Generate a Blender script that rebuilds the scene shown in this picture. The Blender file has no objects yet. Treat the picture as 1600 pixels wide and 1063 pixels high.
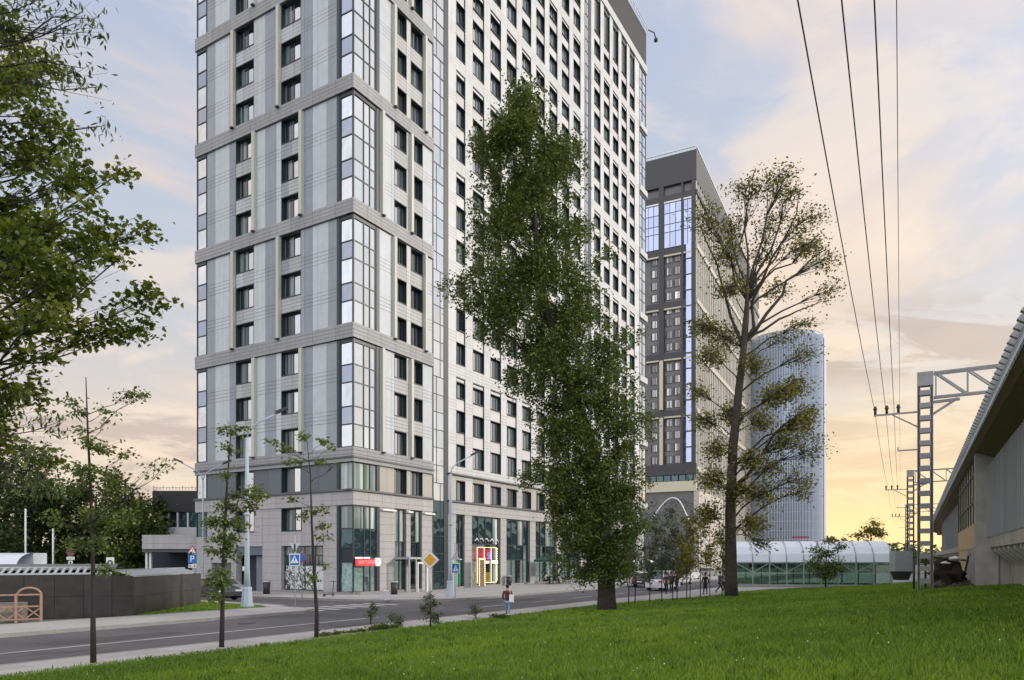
import bpy, math, random
import numpy as np
from mathutils import Vector, Matrix

R = math.radians
S = bpy.context.scene
COL = S.collection
random.seed(7)
rng = np.random.default_rng(11)

# ------------------------------------------------------------------ camera
F, CX, HY, CAM = 1122.0, 800.0, 873.0, 3.0
cd = bpy.data.cameras.new('camera'); cam = bpy.data.objects.new('camera', cd); COL.objects.link(cam)
cam.location = (0, 0, CAM); cam.rotation_euler = (R(90), 0, 0)
cd.sensor_width = 36; cd.lens = 36 * F / 1600; cd.shift_y = (HY - 531.5) / 1600
cd.clip_start = 0.1; cd.clip_end = 5000
S.camera = cam

# ------------------------------------------------------------------ world and sun
SUN_AZ, SUN_EL = R(86), R(18)        # azimuth clockwise from +Y
sdir = Vector((math.sin(SUN_AZ) * math.cos(SUN_EL), math.cos(SUN_AZ) * math.cos(SUN_EL), math.sin(SUN_EL)))
W = bpy.data.worlds.new('World'); S.world = W; W.use_nodes = True
nt = W.node_tree; N = nt.nodes; LK = nt.links; N.clear()
def wn(t, **k):
    n = N.new(t)
    for a, b in k.items(): setattr(n, a, b)
    return n
def wmath(op, a, b=None, clamp=False):
    n = N.new('ShaderNodeMath'); n.operation = op; n.use_clamp = clamp
    for i, v in enumerate((a, b)):
        if v is None: continue
        if isinstance(v, (int, float)): n.inputs[i].default_value = v
        else: LK.new(v, n.inputs[i])
    return n.outputs[0]
def wmix(f, a, b):
    n = N.new('ShaderNodeMix'); n.data_type = 'RGBA'
    for s, v in ((n.inputs[0], f), (n.inputs[6], a), (n.inputs[7], b)):
        if isinstance(v, (int, float)): s.default_value = v
        elif isinstance(v, tuple): s.default_value = (*v, 1)
        else: LK.new(v, s)
    return n.outputs[2]
def wsmooth(v, a, b):
    n = N.new('ShaderNodeMapRange'); n.interpolation_type = 'SMOOTHSTEP'
    LK.new(v, n.inputs[0]); n.inputs[1].default_value = a; n.inputs[2].default_value = b
    return n.outputs[0]
tc = wn('ShaderNodeTexCoord'); sx = wn('ShaderNodeSeparateXYZ'); LK.new(tc.outputs['Generated'], sx.inputs[0])
dx, dy, dz = sx.outputs
zc = wmath('MAXIMUM', dz, 0.0)
sky = wn('ShaderNodeTexSky', sky_type='NISHITA', sun_disc=False)
sky.sun_elevation = SUN_EL; sky.sun_rotation = SUN_AZ; sky.air_density = 1.0; sky.dust_density = 2.0
skm = N.new('ShaderNodeVectorMath'); skm.operation = 'SCALE'; LK.new(sky.outputs[0], skm.inputs[0]); skm.inputs[3].default_value = 0.10
ramp = wn('ShaderNodeValToRGB'); LK.new(zc, ramp.inputs[0]); cr = ramp.color_ramp
stops = [(0.0, (.90, .72, .44)), (0.07, (.84, .70, .52)), (0.2, (.68, .64, .62)), (0.38, (.57, .61, .70)), (0.62, (.47, .54, .72)), (1.0, (.62, .68, .82))]
cr.elements[0].position, cr.elements[0].color = stops[0][0], (*stops[0][1], 1)
cr.elements[1].position, cr.elements[1].color = stops[-1][0], (*stops[-1][1], 1)
for p, c in stops[1:-1]:
    e = cr.elements.new(p); e.color = (*c, 1)
base = wmix(0.12, ramp.outputs[0], skm.outputs[0])
# clouds on a flat layer above the ground: streaks flatten toward the horizon
den = wmath('ADD', zc, 0.16)
cxp = wmath('DIVIDE', dx, den); cyp = wmath('DIVIDE', dy, den)
cmb = wn('ShaderNodeCombineXYZ'); LK.new(cxp, cmb.inputs[0]); LK.new(cyp, cmb.inputs[1])
def cnoise(scale, loc, det=8, rough=.58, dist=.5, sxy=(1, 1, 1)):
    mp = wn('ShaderNodeMapping'); LK.new(cmb.outputs[0], mp.inputs[0]); mp.inputs[1].default_value = loc; mp.inputs[3].default_value = sxy
    n = wn('ShaderNodeTexNoise'); LK.new(mp.outputs[0], n.inputs[0])
    n.inputs['Scale'].default_value = scale; n.inputs['Detail'].default_value = det
    n.inputs['Roughness'].default_value = rough; n.inputs['Distortion'].default_value = dist
    return n.outputs[0]
n1 = cnoise(1.25, (3.1, 1.7, 0), sxy=(1.0, .75, 1)); n2 = cnoise(2.6, (9.1, 4.2, 3), sxy=(.9, .8, 1)); n3 = cnoise(.55, (1.2, 7.9, 5), det=4)
cl = wmath('MULTIPLY', wsmooth(n1, .42, .60), wsmooth(n3, .32, .56))
base = wmix(wmath('MULTIPLY', cl, .85), base, (.90, .70, .54))
cl2 = wsmooth(n2, .48, .62)
base = wmix(wmath('MULTIPLY', cl2, .46), base, (.94, .78, .63))
# mauve-grey cloud bank low in the sky
low = wmath('MULTIPLY', wsmooth(dz, .03, .10), wmath('SUBTRACT', 1.0, wsmooth(dz, .22, .36)))
n4 = cnoise(1.1, (5.5, 2.2, 8), det=9, rough=.6, dist=.8)
gm = wmath('MULTIPLY', wmath('MULTIPLY', wsmooth(n4, .50, .58), low), .60)
base = wmix(gm, base, (.46, .38, .37))
# one darker cloud bank above the masts
bd_ = Vector((690 / 1122, 1, 325 / 1122)).normalized(); d3 = N.new('ShaderNodeVectorMath'); d3.operation = 'DOT_PRODUCT'; LK.new(tc.outputs['Generated'], d3.inputs[0]); d3.inputs[1].default_value = bd_
n6 = cnoise(3.4, (2.5, 6.2, 1), det=8, rough=.62, dist=.6, sxy=(.8, 1.5, 1))
band_ = wmath('MULTIPLY', wsmooth(dz, .20, .235), wmath('SUBTRACT', 1.0, wsmooth(dz, .27, .31)))
base = wmix(wmath('MULTIPLY', wmath('MULTIPLY', wmath('MULTIPLY', wsmooth(d3.outputs['Value'], .955, .99), band_), wsmooth(n6, .40, .52)), .75), base, (.45, .37, .35))
# glow round the low sun beyond the station
gd_ = Vector((math.sin(R(27)), math.cos(R(27)), .05)).normalized()
dt = N.new('ShaderNodeVectorMath'); dt.operation = 'DOT_PRODUCT'; LK.new(tc.outputs['Generated'], dt.inputs[0]); dt.inputs[1].default_value = gd_
g1 = wmath('POWER', wmath('MAXIMUM', dt.outputs['Value'], 0.0), 6.0)
hz = wmath('POWER', wmath('SUBTRACT', 1.0, wmath('MINIMUM', zc, 1.0)), 7.0)
base = wmix(wmath('MULTIPLY', wmath('MULTIPLY', g1, hz), .92), base, (1.28, .90, .36))
# the open sky behind the camera is brighter and whiter (the glass mirrors it; raised further as added frontal fill)
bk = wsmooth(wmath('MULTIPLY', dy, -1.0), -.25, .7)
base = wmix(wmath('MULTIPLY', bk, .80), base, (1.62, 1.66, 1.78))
# broad brightness of the sky round the veiled sun, right of the frame
bs_ = Vector((math.sin(R(82)), math.cos(R(82)), .5)).normalized()
d2 = N.new('ShaderNodeVectorMath'); d2.operation = 'DOT_PRODUCT'; LK.new(tc.outputs['Generated'], d2.inputs[0]); d2.inputs[1].default_value = bs_
base = wmix(wmath('MULTIPLY', wmath('POWER', wmath('MAXIMUM', d2.outputs['Value'], 0.0), 5.0), .75), base, (1.10, 1.07, 1.05))
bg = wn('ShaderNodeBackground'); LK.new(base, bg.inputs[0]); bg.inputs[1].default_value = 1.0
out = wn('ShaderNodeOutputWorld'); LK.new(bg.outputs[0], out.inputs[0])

sd = bpy.data.lights.new('sun', 'SUN'); sun = bpy.data.objects.new('sun', sd); COL.objects.link(sun)
sd.energy = 2.1; sd.angle = R(5); sd.color = (1.0, .91, .79)
sun.rotation_euler = sdir.to_track_quat('Z', 'Y').to_euler()
S.view_settings.view_transform = 'Standard'; S.view_settings.look = 'None'
S.view_settings.gamma = 1; S.view_settings.exposure = 0.14; S.view_settings.use_curve_mapping = False
S.cycles.max_bounces = 6; S.cycles.transparent_max_bounces = 12

# ------------------------------------------------------------------ helpers
def gp(px, py, z=0.0):
    Y = (CAM - z) * F / (py - HY)
    return Vector(((px - CX) / F * Y, Y, z))
def at(px, py, Y): return Vector(((px - CX) / F * Y, Y, CAM + (HY - py) / F * Y))

def mat(name, color, rough=.7, metal=0.0, noise=0.0, nscale=4.0, bump=0.0, bscale=30.0, spec=.5, rnd=0.0, emis=None, estr=0.0, coat=0.0, tint=False, trans=0.0):
    m = bpy.data.materials.new(name); m.use_nodes = True
    t = m.node_tree; b = t.nodes['Principled BSDF']; L = t.links
    b.inputs['Base Color'].default_value = (*color, 1); b.inputs['Roughness'].default_value = rough
    b.inputs['Metallic'].default_value = metal; b.inputs['Specular IOR Level'].default_value = spec
    b.inputs['Coat Weight'].default_value = coat
    if emis: b.inputs['Emission Color'].default_value = (*emis, 1); b.inputs['Emission Strength'].default_value = estr
    src = None; tcn = t.nodes.new('ShaderNodeTexCoord')
    def hsv(inp, fac_out, amt):
        h = t.nodes.new('ShaderNodeHueSaturation')
        if inp is None: h.inputs['Color'].default_value = (*color, 1)
        else: L.new(inp, h.inputs['Color'])
        mr = t.nodes.new('ShaderNodeMapRange'); L.new(fac_out, mr.inputs[0]); mr.inputs[3].default_value = 1 - amt; mr.inputs[4].default_value = 1 + amt
        L.new(mr.outputs[0], h.inputs['Value']); return h.outputs[0]
    if noise:
        n = t.nodes.new('ShaderNodeTexNoise'); L.new(tcn.outputs['Object'], n.inputs[0]); n.inputs['Scale'].default_value = nscale; n.inputs['Detail'].default_value = 6; n.inputs['Roughness'].default_value = .65
        mr0 = t.nodes.new('ShaderNodeMapRange'); L.new(n.outputs[0], mr0.inputs[0]); mr0.inputs[1].default_value = .3; mr0.inputs[2].default_value = .7
        src = hsv(src, mr0.outputs[0], noise)
    if rnd:
        oi = t.nodes.new('ShaderNodeObjectInfo'); src = hsv(src, oi.outputs['Random'], rnd)
    if tint:
        a = t.nodes.new('ShaderNodeAttribute'); a.attribute_name = 'tint'; src = hsv(src, a.outputs['Fac'], .42)
        h2 = t.nodes.new('ShaderNodeHueSaturation'); L.new(src, h2.inputs['Color'])
        mr = t.nodes.new('ShaderNodeMapRange'); L.new(a.outputs['Fac'], mr.inputs[0]); mr.inputs[3].default_value = .515; mr.inputs[4].default_value = .475
        L.new(mr.outputs[0], h2.inputs['Hue']); src = h2.outputs[0]
    if src is not None: L.new(src, b.inputs['Base Color'])
    if bump:
        n = t.nodes.new('ShaderNodeTexNoise'); L.new(tcn.outputs['Object'], n.inputs[0]); n.inputs['Scale'].default_value = bscale; n.inputs['Detail'].default_value = 5
        bp = t.nodes.new('ShaderNodeBump'); bp.inputs['Strength'].default_value = bump; bp.inputs['Distance'].default_value = .05
        L.new(n.outputs[0], bp.inputs['Height']); L.new(bp.outputs[0], b.inputs['Normal'])
    if trans:
        tr = t.nodes.new('ShaderNodeBsdfTranslucent'); tr.inputs[0].default_value = (color[0] * 1.6, color[1] * 1.5, color[2], 1)
        if src is not None: L.new(src, tr.inputs[0])
        mx = t.nodes.new('ShaderNodeMixShader'); mx.inputs[0].default_value = trans
        L.new(b.outputs[0], mx.inputs[1]); L.new(tr.outputs[0], mx.inputs[2]); L.new(mx.outputs[0], t.nodes['Material Output'].inputs[0])
    return m

def grooved(name, color, rnd=.05, z0=11.89, per=3.289, lo=2.02, step=.31, wid=.045, everywhere=False, dark=.62):
    """stone board cladding with narrow horizontal joints"""
    m = mat(name, color, rough=.55, noise=.07, nscale=1.3, rnd=rnd)
    t = m.node_tree; L = t.links; b = t.nodes['Principled BSDF']
    cur = b.inputs['Base Color'].links[0].from_socket
    tcn = t.nodes.new('ShaderNodeTexCoord'); mp = t.nodes.new('ShaderNodeMapping'); L.new(tcn.outputs['Object'], mp.inputs[0]); mp.inputs[3].default_value = (2.6, 2.6, .11)
    sn = t.nodes.new('ShaderNodeTexNoise'); L.new(mp.outputs[0], sn.inputs[0]); sn.inputs['Detail'].default_value = 5; sn.inputs['Scale'].default_value = 1.4
    hs = t.nodes.new('ShaderNodeHueSaturation'); L.new(cur, hs.inputs['Color']); mrs = t.nodes.new('ShaderNodeMapRange'); L.new(sn.outputs[0], mrs.inputs[0]); mrs.inputs[1].default_value = .3; mrs.inputs[2].default_value = .75; mrs.inputs[3].default_value = 1.05; mrs.inputs[4].default_value = .88
    L.new(mrs.outputs[0], hs.inputs['Value']); cur = hs.outputs[0]; sp = t.nodes.new('ShaderNodeSeparateXYZ'); L.new(tcn.outputs['Object'], sp.inputs[0])
    def M(op, a, b_=None):
        n = t.nodes.new('ShaderNodeMath'); n.operation = op
        for i, v in enumerate((a, b_)):
            if v is None: continue
            if isinstance(v, (int, float)): n.inputs[i].default_value = v
            else: L.new(v, n.inputs[i])
        return n.outputs[0]
    zz = M('SUBTRACT', sp.outputs[2], z0 - 40 * per)
    mm = M('MODULO', zz, per)
    line = M('LESS_THAN', M('MODULO', M('ADD', mm, .09), step), wid)
    if not everywhere: line = M('MULTIPLY', line, M('GREATER_THAN', mm, lo))
    mx = t.nodes.new('ShaderNodeMix'); mx.data_type = 'RGBA'; L.new(line, mx.inputs[0]); L.new(cur, mx.inputs[6])
    mx.inputs[7].default_value = tuple(c * dark for c in color) + (1,)
    L.new(mx.outputs[2], b.inputs['Base Color'])
    bp = t.nodes.new('ShaderNodeBump'); bp.invert = True; bp.inputs['Distance'].default_value = .02; L.new(line, bp.inputs['Height']); L.new(bp.outputs[0], b.inputs['Normal'])
    return m

def glassmat(name, tint, rough=.03, wav=.012, rnd=.10, metal=1.0, scale=.8):
    m = mat(name, tint, rough=rough, metal=metal, rnd=rnd)
    t = m.node_tree; L = t.links; b = t.nodes['Principled BSDF']
    tcn = t.nodes.new('ShaderNodeTexCoord'); n = t.nodes.new('ShaderNodeTexNoise'); L.new(tcn.outputs['Object'], n.inputs[0]); n.inputs['Scale'].default_value = scale; n.inputs['Detail'].default_value = 1
    bp = t.nodes.new('ShaderNodeBump'); bp.inputs['Distance'].default_value = wav * 4; bp.inputs['Strength'].default_value = .5
    L.new(n.outputs[0], bp.inputs['Height']); L.new(bp.outputs[0], b.inputs['Normal'])
    return m

def curtainmat(name, dark, light, axis=0, scale=7.0, rnd=.35, seed=0.0):
    """window glass with curtains hanging behind it"""
    m = mat(name, dark, rough=.06, spec=.9)
    t = m.node_tree; L = t.links; b = t.nodes['Principled BSDF']
    tcn = t.nodes.new('ShaderNodeTexCoord'); mp = t.nodes.new('ShaderNodeMapping'); L.new(tcn.outputs['Object'], mp.inputs[0])
    mp.inputs[3].default_value = (scale, scale, .04)
    oi = t.nodes.new('ShaderNodeObjectInfo'); ml = t.nodes.new('ShaderNodeMath'); ml.operation = 'MULTIPLY'; L.new(oi.outputs['Random'], ml.inputs[0]); ml.inputs[1].default_value = 37 + seed
    cb = t.nodes.new('ShaderNodeCombineXYZ'); L.new(ml.outputs[0], cb.inputs[2]); L.new(cb.outputs[0], mp.inputs[1])
    n = t.nodes.new('ShaderNodeTexNoise'); L.new(mp.outputs[0], n.inputs[0]); n.inputs['Scale'].default_value = .55; n.inputs['Detail'].default_value = 2
    rp = t.nodes.new('ShaderNodeValToRGB'); L.new(n.outputs[0], rp.inputs[0])
    rp.color_ramp.elements[0].position = .42; rp.color_ramp.elements[0].color = (*dark, 1)
    rp.color_ramp.elements[1].position = .64; rp.color_ramp.elements[1].color = (*light, 1)
    h = t.nodes.new('ShaderNodeHueSaturation'); L.new(rp.outputs[0], h.inputs['Color'])
    mr = t.nodes.new('ShaderNodeMapRange'); L.new(oi.outputs['Random'], mr.inputs[0]); mr.inputs[3].default_value = 1 - rnd; mr.inputs[4].default_value = 1 + rnd
    L.new(mr.outputs[0], h.inputs['Value']); L.new(h.outputs[0], b.inputs['Base Color'])
    return m

def clearglass(name, tint=(.75, .85, .83), refl=.12):
    m = bpy.data.materials.new(name); m.use_nodes = True; t = m.node_tree; t.nodes.clear(); L = t.links
    tr = t.nodes.new('ShaderNodeBsdfTransparent'); tr.inputs[0].default_value = (*tint, 1)
    gl = t.nodes.new('ShaderNodeBsdfGlossy'); gl.inputs['Roughness'].default_value = .03
    lw = t.nodes.new('ShaderNodeLayerWeight'); lw.inputs[0].default_value = .5; fr = t.nodes.new('ShaderNodeMath'); fr.operation = 'POWER'; L.new(lw.outputs['Facing'], fr.inputs[0]); fr.inputs[1].default_value = 4.0
    ad = t.nodes.new('ShaderNodeMath'); ad.operation = 'ADD'; ad.use_clamp = True; L.new(fr.outputs[0], ad.inputs[0]); ad.inputs[1].default_value = refl
    mx = t.nodes.new('ShaderNodeMixShader'); L.new(ad.outputs[0], mx.inputs[0]); L.new(tr.outputs[0], mx.inputs[1]); L.new(gl.outputs[0], mx.inputs[2])
    o = t.nodes.new('ShaderNodeOutputMaterial'); L.new(mx.outputs[0], o.inputs[0])
    return m

class MB:
    def __init__(s): s.v = []; s.f = []; s.m = []; s.sm = []
    def face(s, pts, m=0, sm=False):
        i = len(s.v); s.v += [tuple(p) for p in pts]; s.f.append(tuple(range(i, i + len(pts)))); s.m.append(m); s.sm.append(sm); return s
    def box(s, x0, x1, y0, y1, z0, z1, m=0):
        i = len(s.v)
        s.v += [(x0, y0, z0), (x1, y0, z0), (x1, y1, z0), (x0, y1, z0), (x0, y0, z1), (x1, y0, z1), (x1, y1, z1), (x0, y1, z1)]
        for q in ((0, 3, 2, 1), (4, 5, 6, 7), (0, 1, 5, 4), (1, 2, 6, 5), (2, 3, 7, 6), (3, 0, 4, 7)):
            s.f.append(tuple(i + k for k in q)); s.m.append(m); s.sm.append(False)
        return s
    def tube(s, pts, rad, n=6, m=0, cap=True, sm=True):
        pts = [Vector(p) for p in pts]; k = len(pts)
        if isinstance(rad, (int, float)): rad = [rad] * k
        i0 = len(s.v); up = Vector((.13, .37, .92))
        for j, p in enumerate(pts):
            d = (pts[min(j + 1, k - 1)] - pts[max(j - 1, 0)]).normalized()
            a = d.cross(up)
            if a.length < .05: a = d.cross(Vector((1, 0, 0)))
            a.normalize(); b = d.cross(a)
            for q in range(n):
                an = 2 * math.pi * q / n
                s.v.append(tuple(p + rad[j] * (math.cos(an) * a + math.sin(an) * b)))
        for j in range(k - 1):
            for q in range(n):
                A = i0 + j * n + q; B = i0 + j * n + (q + 1) % n
                s.f.append((A, B, B + n, A + n)); s.m.append(m); s.sm.append(sm)
        if cap:
            s.f.append(tuple(i0 + q for q in range(n))[::-1]); s.m.append(m); s.sm.append(False)
            s.f.append(tuple(i0 + (k - 1) * n + q for q in range(n))); s.m.append(m); s.sm.append(False)
        return s
    def bar(s, a, b, w, h=None, m=0):
        a = Vector(a); b = Vector(b); h = h or w; d = (b - a).normalized(); u = Vector((0, 0, 1))
        if abs(d.z) > .95: u = Vector((0, 1, 0))
        x = d.cross(u).normalized() * w / 2; y = x.cross(d).normalized() * h / 2; i = len(s.v)
        for p in (a, b): s.v += [tuple(p - x - y), tuple(p + x - y), tuple(p + x + y), tuple(p - x + y)]
        for q in ((0, 3, 2, 1), (4, 5, 6, 7), (0, 1, 5, 4), (1, 2, 6, 5), (2, 3, 7, 6), (3, 0, 4, 7)):
            s.f.append(tuple(i + k for k in q)); s.m.append(m); s.sm.append(False)
        return s
    def prism(s, poly, a, b, axis='z', m=0):
        """poly: 2D outline extruded from a to b"""
        n = len(poly); i = len(s.v)
        for h in (a, b):
            for (p, q) in poly:
                s.v.append((p, q, h) if axis == 'z' else ((p, h, q) if axis == 'y' else (h, p, q)))
        s.f.append(tuple(range(i, i + n))[::-1]); s.m.append(m); s.sm.append(False)
        s.f.append(tuple(range(i + n, i + 2 * n))); s.m.append(m); s.sm.append(False)
        for k in range(n):
            l = (k + 1) % n; s.f.append((i + k, i + l, i + n + l, i + n + k)); s.m.append(m); s.sm.append(False)
        return s
    def blob(s, c, r, m=0, n=8, rings=5, jit=0.0):
        c = Vector(c); r = (r, r, r) if isinstance(r, (int, float)) else r; i = len(s.v)
        for a in range(rings + 1):
            th = math.pi * a / rings
            for b in range(n):
                ph = 2 * math.pi * b / n; j = 1 + random.uniform(-jit, jit)
                s.v.append((c.x + r[0] * j * math.sin(th) * math.cos(ph), c.y + r[1] * j * math.sin(th) * math.sin(ph), c.z + r[2] * j * math.cos(th)))
        for a in range(rings):
            for b in range(n):
                A = i + a * n + b; B = i + a * n + (b + 1) % n
                s.f.append((A, A + n, B + n, B)); s.m.append(m); s.sm.append(jit == 0)
        return s
    def mesh(s, name, mats):
        me = bpy.data.meshes.new(name); me.from_pydata(s.v, [], s.f)
        for m in (mats if isinstance(mats, (list, tuple)) else [mats]): me.materials.append(m)
        if any(s.m): me.polygons.foreach_set('material_index', s.m)
        if any(s.sm): me.polygons.foreach_set('use_smooth', s.sm)
        me.update(); return me

def link(name, me, parent=None, loc=None, rot=None, label=None):
    o = bpy.data.objects.new(name, me); COL.objects.link(o)
    if parent: o.parent = parent
    if loc is not None: o.location = loc
    if rot is not None: o.rotation_euler = (0, 0, rot)
    if label: o['label'] = label
    return o
def part(name, mb, m, parent, loc=None, rot=None, label=None): return link(name, mb.mesh(name, m), parent, loc, rot, label)
def thing(name, label, cat, loc=(0, 0, 0), rot=0, group=None):
    o = bpy.data.objects.new(name, None); COL.objects.link(o); o.location = loc; o.rotation_euler = (0, 0, rot)
    o['label'] = label; o['category'] = cat
    if group: o['group'] = group
    return o
def tag(o, label, cat, group=None):
    o['label'] = label; o['category'] = cat
    if group: o['group'] = group
    return o
def struct(name, mb, m, loc=None):
    o = link(name, mb.mesh(name, m), None, loc); o['kind'] = 'structure'; return o
def dup(root, loc, rot=None, label=None, group=None, scale=None):
    r = root.copy(); COL.objects.link(r); r.location = loc
    if rot is not None: r.rotation_euler = (0, 0, rot)
    if scale: r.scale = (scale,) * 3
    if label: r['label'] = label
    if group: r['group'] = group
    for ch in list(root.children):
        c = ch.copy(); COL.objects.link(c); c.parent = r
        for g in ch.children:
            d = g.copy(); COL.objects.link(d); d.parent = c
    return r
def textmesh(txt, size, ext=.01, align='CENTER'):
    cu = bpy.data.curves.new('lettering', 'FONT'); cu.body = txt; cu.size = size; cu.extrude = ext; cu.align_x = align; cu.align_y = 'CENTER'
    o = bpy.data.objects.new('tmp', cu); COL.objects.link(o)
    dg = bpy.context.evaluated_depsgraph_get(); me = bpy.data.meshes.new_from_object(o.evaluated_get(dg))
    bpy.data.objects.remove(o); bpy.data.curves.remove(cu); return me
def lettering(txt, size, m, parent, loc, rot=0, ext=.01, sx=1.0):
    """upright lettering facing local -y (before rot)"""
    me = textmesh(txt, size, ext); me.transform(Matrix.Rotation(R(90), 4, 'X') @ Matrix.Diagonal((sx, 1, 1, 1))); me.materials.clear(); me.materials.append(m)
    return link('lettering', me, parent, loc, rot)
# ------------------------------------------------------------------ materials
M_asph = mat('asphalt', (.085, .085, .095), rough=.85, noise=.30, nscale=.22, bump=.25, bscale=60)
M_pave = mat('pavement_stone', (.36, .35, .35), rough=.8, noise=.12, nscale=.6, bump=.12)
M_kerb = mat('kerb_granite', (.27, .26, .25), rough=.8, noise=.15, nscale=3)
M_line = mat('road_paint', (.42, .42, .43), rough=.7, noise=.15, nscale=5)
M_soil = mat('turf', (.05, .13, .008), rough=.95, noise=.35, nscale=.5, bump=.6, bscale=14)
M_far = mat('far_ground', (.10, .11, .09), rough=.95, noise=.2, nscale=.05)
M_light = grooved('panel_light', (.50, .53, .56)); M_mid = grooved('panel_mid', (.30, .325, .355)); M_blue = grooved('panel_blue', (.28, .30, .345))
M_band = grooved('panel_band', (.31, .31, .32), rnd=.07); M_spand = grooved('panel_spandrel', (.42, .43, .44), rnd=.08)
M_warm = grooved('panel_warm', (.54, .53, .52)); M_stone = grooved('stone_mauve', (.40, .385, .385), everywhere=True, step=.62, wid=.02, dark=.75)
M_white = grooved('pier_white', (.57, .575, .58), dark=.78); M_fin = mat('fin_beige', (.50, .495, .43), rough=.5, rnd=.04)
M_slate = mat('panel_slate', (.115, .13, .15), rough=.5, rnd=.08, noise=.06); M_taupe = mat('panel_taupe', (.40, .38, .335), rough=.6, rnd=.1, noise=.06)
M_ledge = mat('ledge_metal', (.10, .105, .12), rough=.45); M_frame = mat('dark_frame', (.022, .034, .045), rough=.4)
M_core = mat('inner_wall', (.05, .05, .055), rough=.9); M_parapet = mat('parapet_metal', (.040, .040, .043), rough=.75, noise=.05)
M_gsky = glassmat('mirror_glass', (.66, .70, .75), wav=.02); M_gblue = glassmat('spandrel_glass', (.34, .38, .47), rough=.08); M_gpale = glassmat('pale_glass', (.60, .66, .69), rough=.06, wav=.03)
M_gdark = curtainmat('curtained_glass', (.012, .020, .026), (.20, .25, .25)); M_gbright = glassmat('bright_glass', (.56, .58, .60), wav=.02)
M_gteal = glassmat('teal_glass', (.075, .12, .135), rough=.05, wav=.05, metal=.7); M_gshop = clearglass('shop_glass', (.80, .86, .85), .07)
M_spl = mat('spandrel_panel', (.55, .54, .55), rough=.45, rnd=.10)
M_steel = mat('galvanised_steel', (.40, .42, .45), rough=.45, metal=.3, noise=.12, nscale=3); M_post = mat('lamp_post_paint', (.36, .43, .50), rough=.5, noise=.06)
M_dark = mat('dark_metal', (.03, .03, .035), rough=.5); M_wmetal = mat('white_metal', (.72, .73, .75), rough=.4)
M_red = mat('sign_red', (.62, .03, .04), rough=.4, emis=(.8, .04, .05), estr=.35); M_lit = mat('lit_white', (.8, .8, .8), emis=(1, .98, .94), estr=.6)
M_warmlit = mat('warm_bulbs', (1, .8, .45), emis=(1, .74, .42), estr=.75); M_green = mat('green_lit', (.1, .55, .25), emis=(.25, .7, .42), estr=.6)
M_violet = mat('violet_neon', (.3, .2, .9), emis=(.33, .25, 1.0), estr=1.6); M_crim = mat('crimson_panel', (.35, .03, .06), emis=(.7, .05, .1), estr=.9)
M_shopin = mat('shop_wall_glow', (.40, .43, .42), rough=.9, noise=.5, nscale=1.6, emis=(.55, .58, .54), estr=.42)  # wall glow stands in for the lighting inside the shops
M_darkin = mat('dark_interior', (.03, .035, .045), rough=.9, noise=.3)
M_ywh = mat('sign_white', (.80, .80, .78), rough=.4); M_yel = mat('sign_yellow', (.66, .36, .02), rough=.45); M_sblue = mat('sign_blue', (.02, .13, .42), rough=.4)
M_sred = mat('sign_faded_red', (.35, .06, .10), rough=.5); M_sgrey = mat('sign_back', (.52, .53, .57), rough=.5)
M_bark = mat('bark', (.055, .047, .038), rough=.95, noise=.35, nscale=5, bump=.9, bscale=18); M_bark2 = mat('young_bark', (.035, .028, .024), rough=.9, noise=.2)
M_leafA = mat('poplar_leaves', (.092, .132, .022), rough=.55, tint=True, trans=.42); M_leafB = mat('maple_leaves', (.122, .160, .018), rough=.5, tint=True, trans=.5)
M_leafC = mat('olive_leaves', (.165, .165, .024), rough=.55, tint=True, trans=.35); M_leafD = mat('dark_leaves', (.060, .095, .022), rough=.6, tint=True, trans=.25)
M_leafE = mat('young_leaves', (.115, .165, .032), rough=.5, tint=True, trans=.45); M_leafF = mat('silvery_leaves', (.10, .13, .075), rough=.5, tint=True, trans=.3)
M_grass = mat('grass_blades', (.165, .275, .020), rough=.6, tint=True, trans=.35)
M_flower = mat('clover_flowers', (.75, .75, .55), rough=.7)

# ------------------------------------------------------------------ ground
rd = Vector((735, 1122)).normalized(); rn = Vector((-rd.y, rd.x))     # along the road, across it
def uv(u, v, z=0.0): p = rd * u + rn * v; return (p.x, p.y, z)
EDGE = [(-40, 20.6), (40, 20.2), (47, 19.2), (55, 17.7), (64, 17.9), (70, 16.6), (76, 14.8), (84, 12.6), (110, 6.0), (200, 0)]
def edge_v(u): return float(np.interp(u, [e[0] for e in EDGE], [e[1] for e in EDGE]))
def grass_h(x, y):
    u = rd.x * x + rd.y * y; v = rn.x * x + rn.y * y
    d = np.maximum(np.interp(u, [e[0] for e in EDGE], [e[1] for e in EDGE]) - v, 0)
    t = np.clip(d / 21.0, 0, 1.25)
    return .10 + 1.55 * np.power(t, 1.35) + .05 * np.sin(x * .55 + 1.3) * np.sin(y * .37) * np.minimum(d / 3, 1)
g = MB(); g.face([(-1500, -600, -.03), (1500, -600, -.03), (1500, 2500, -.03), (-1500, 2500, -.03)]); struct('ground', g, M_far)
g = MB(); g.face([uv(-45, 22.0), uv(190, 22.0), uv(190, 31.3), uv(-45, 31.3)]); struct('road', g, M_asph)
# side street beside the tower, meets the road at a flare
g = MB(); g.face([uv(26, 31.3, .004), uv(40, 31.3, .004), uv(36.6, 35, .004), uv(35.2, 39, .004), uv(34.5, 45, .004), uv(33.5, 110, .004), uv(27, 110, .004), uv(29.6, 45, .004), uv(29.2, 36, .004)]); struct('side_street', g, M_asph)
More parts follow.
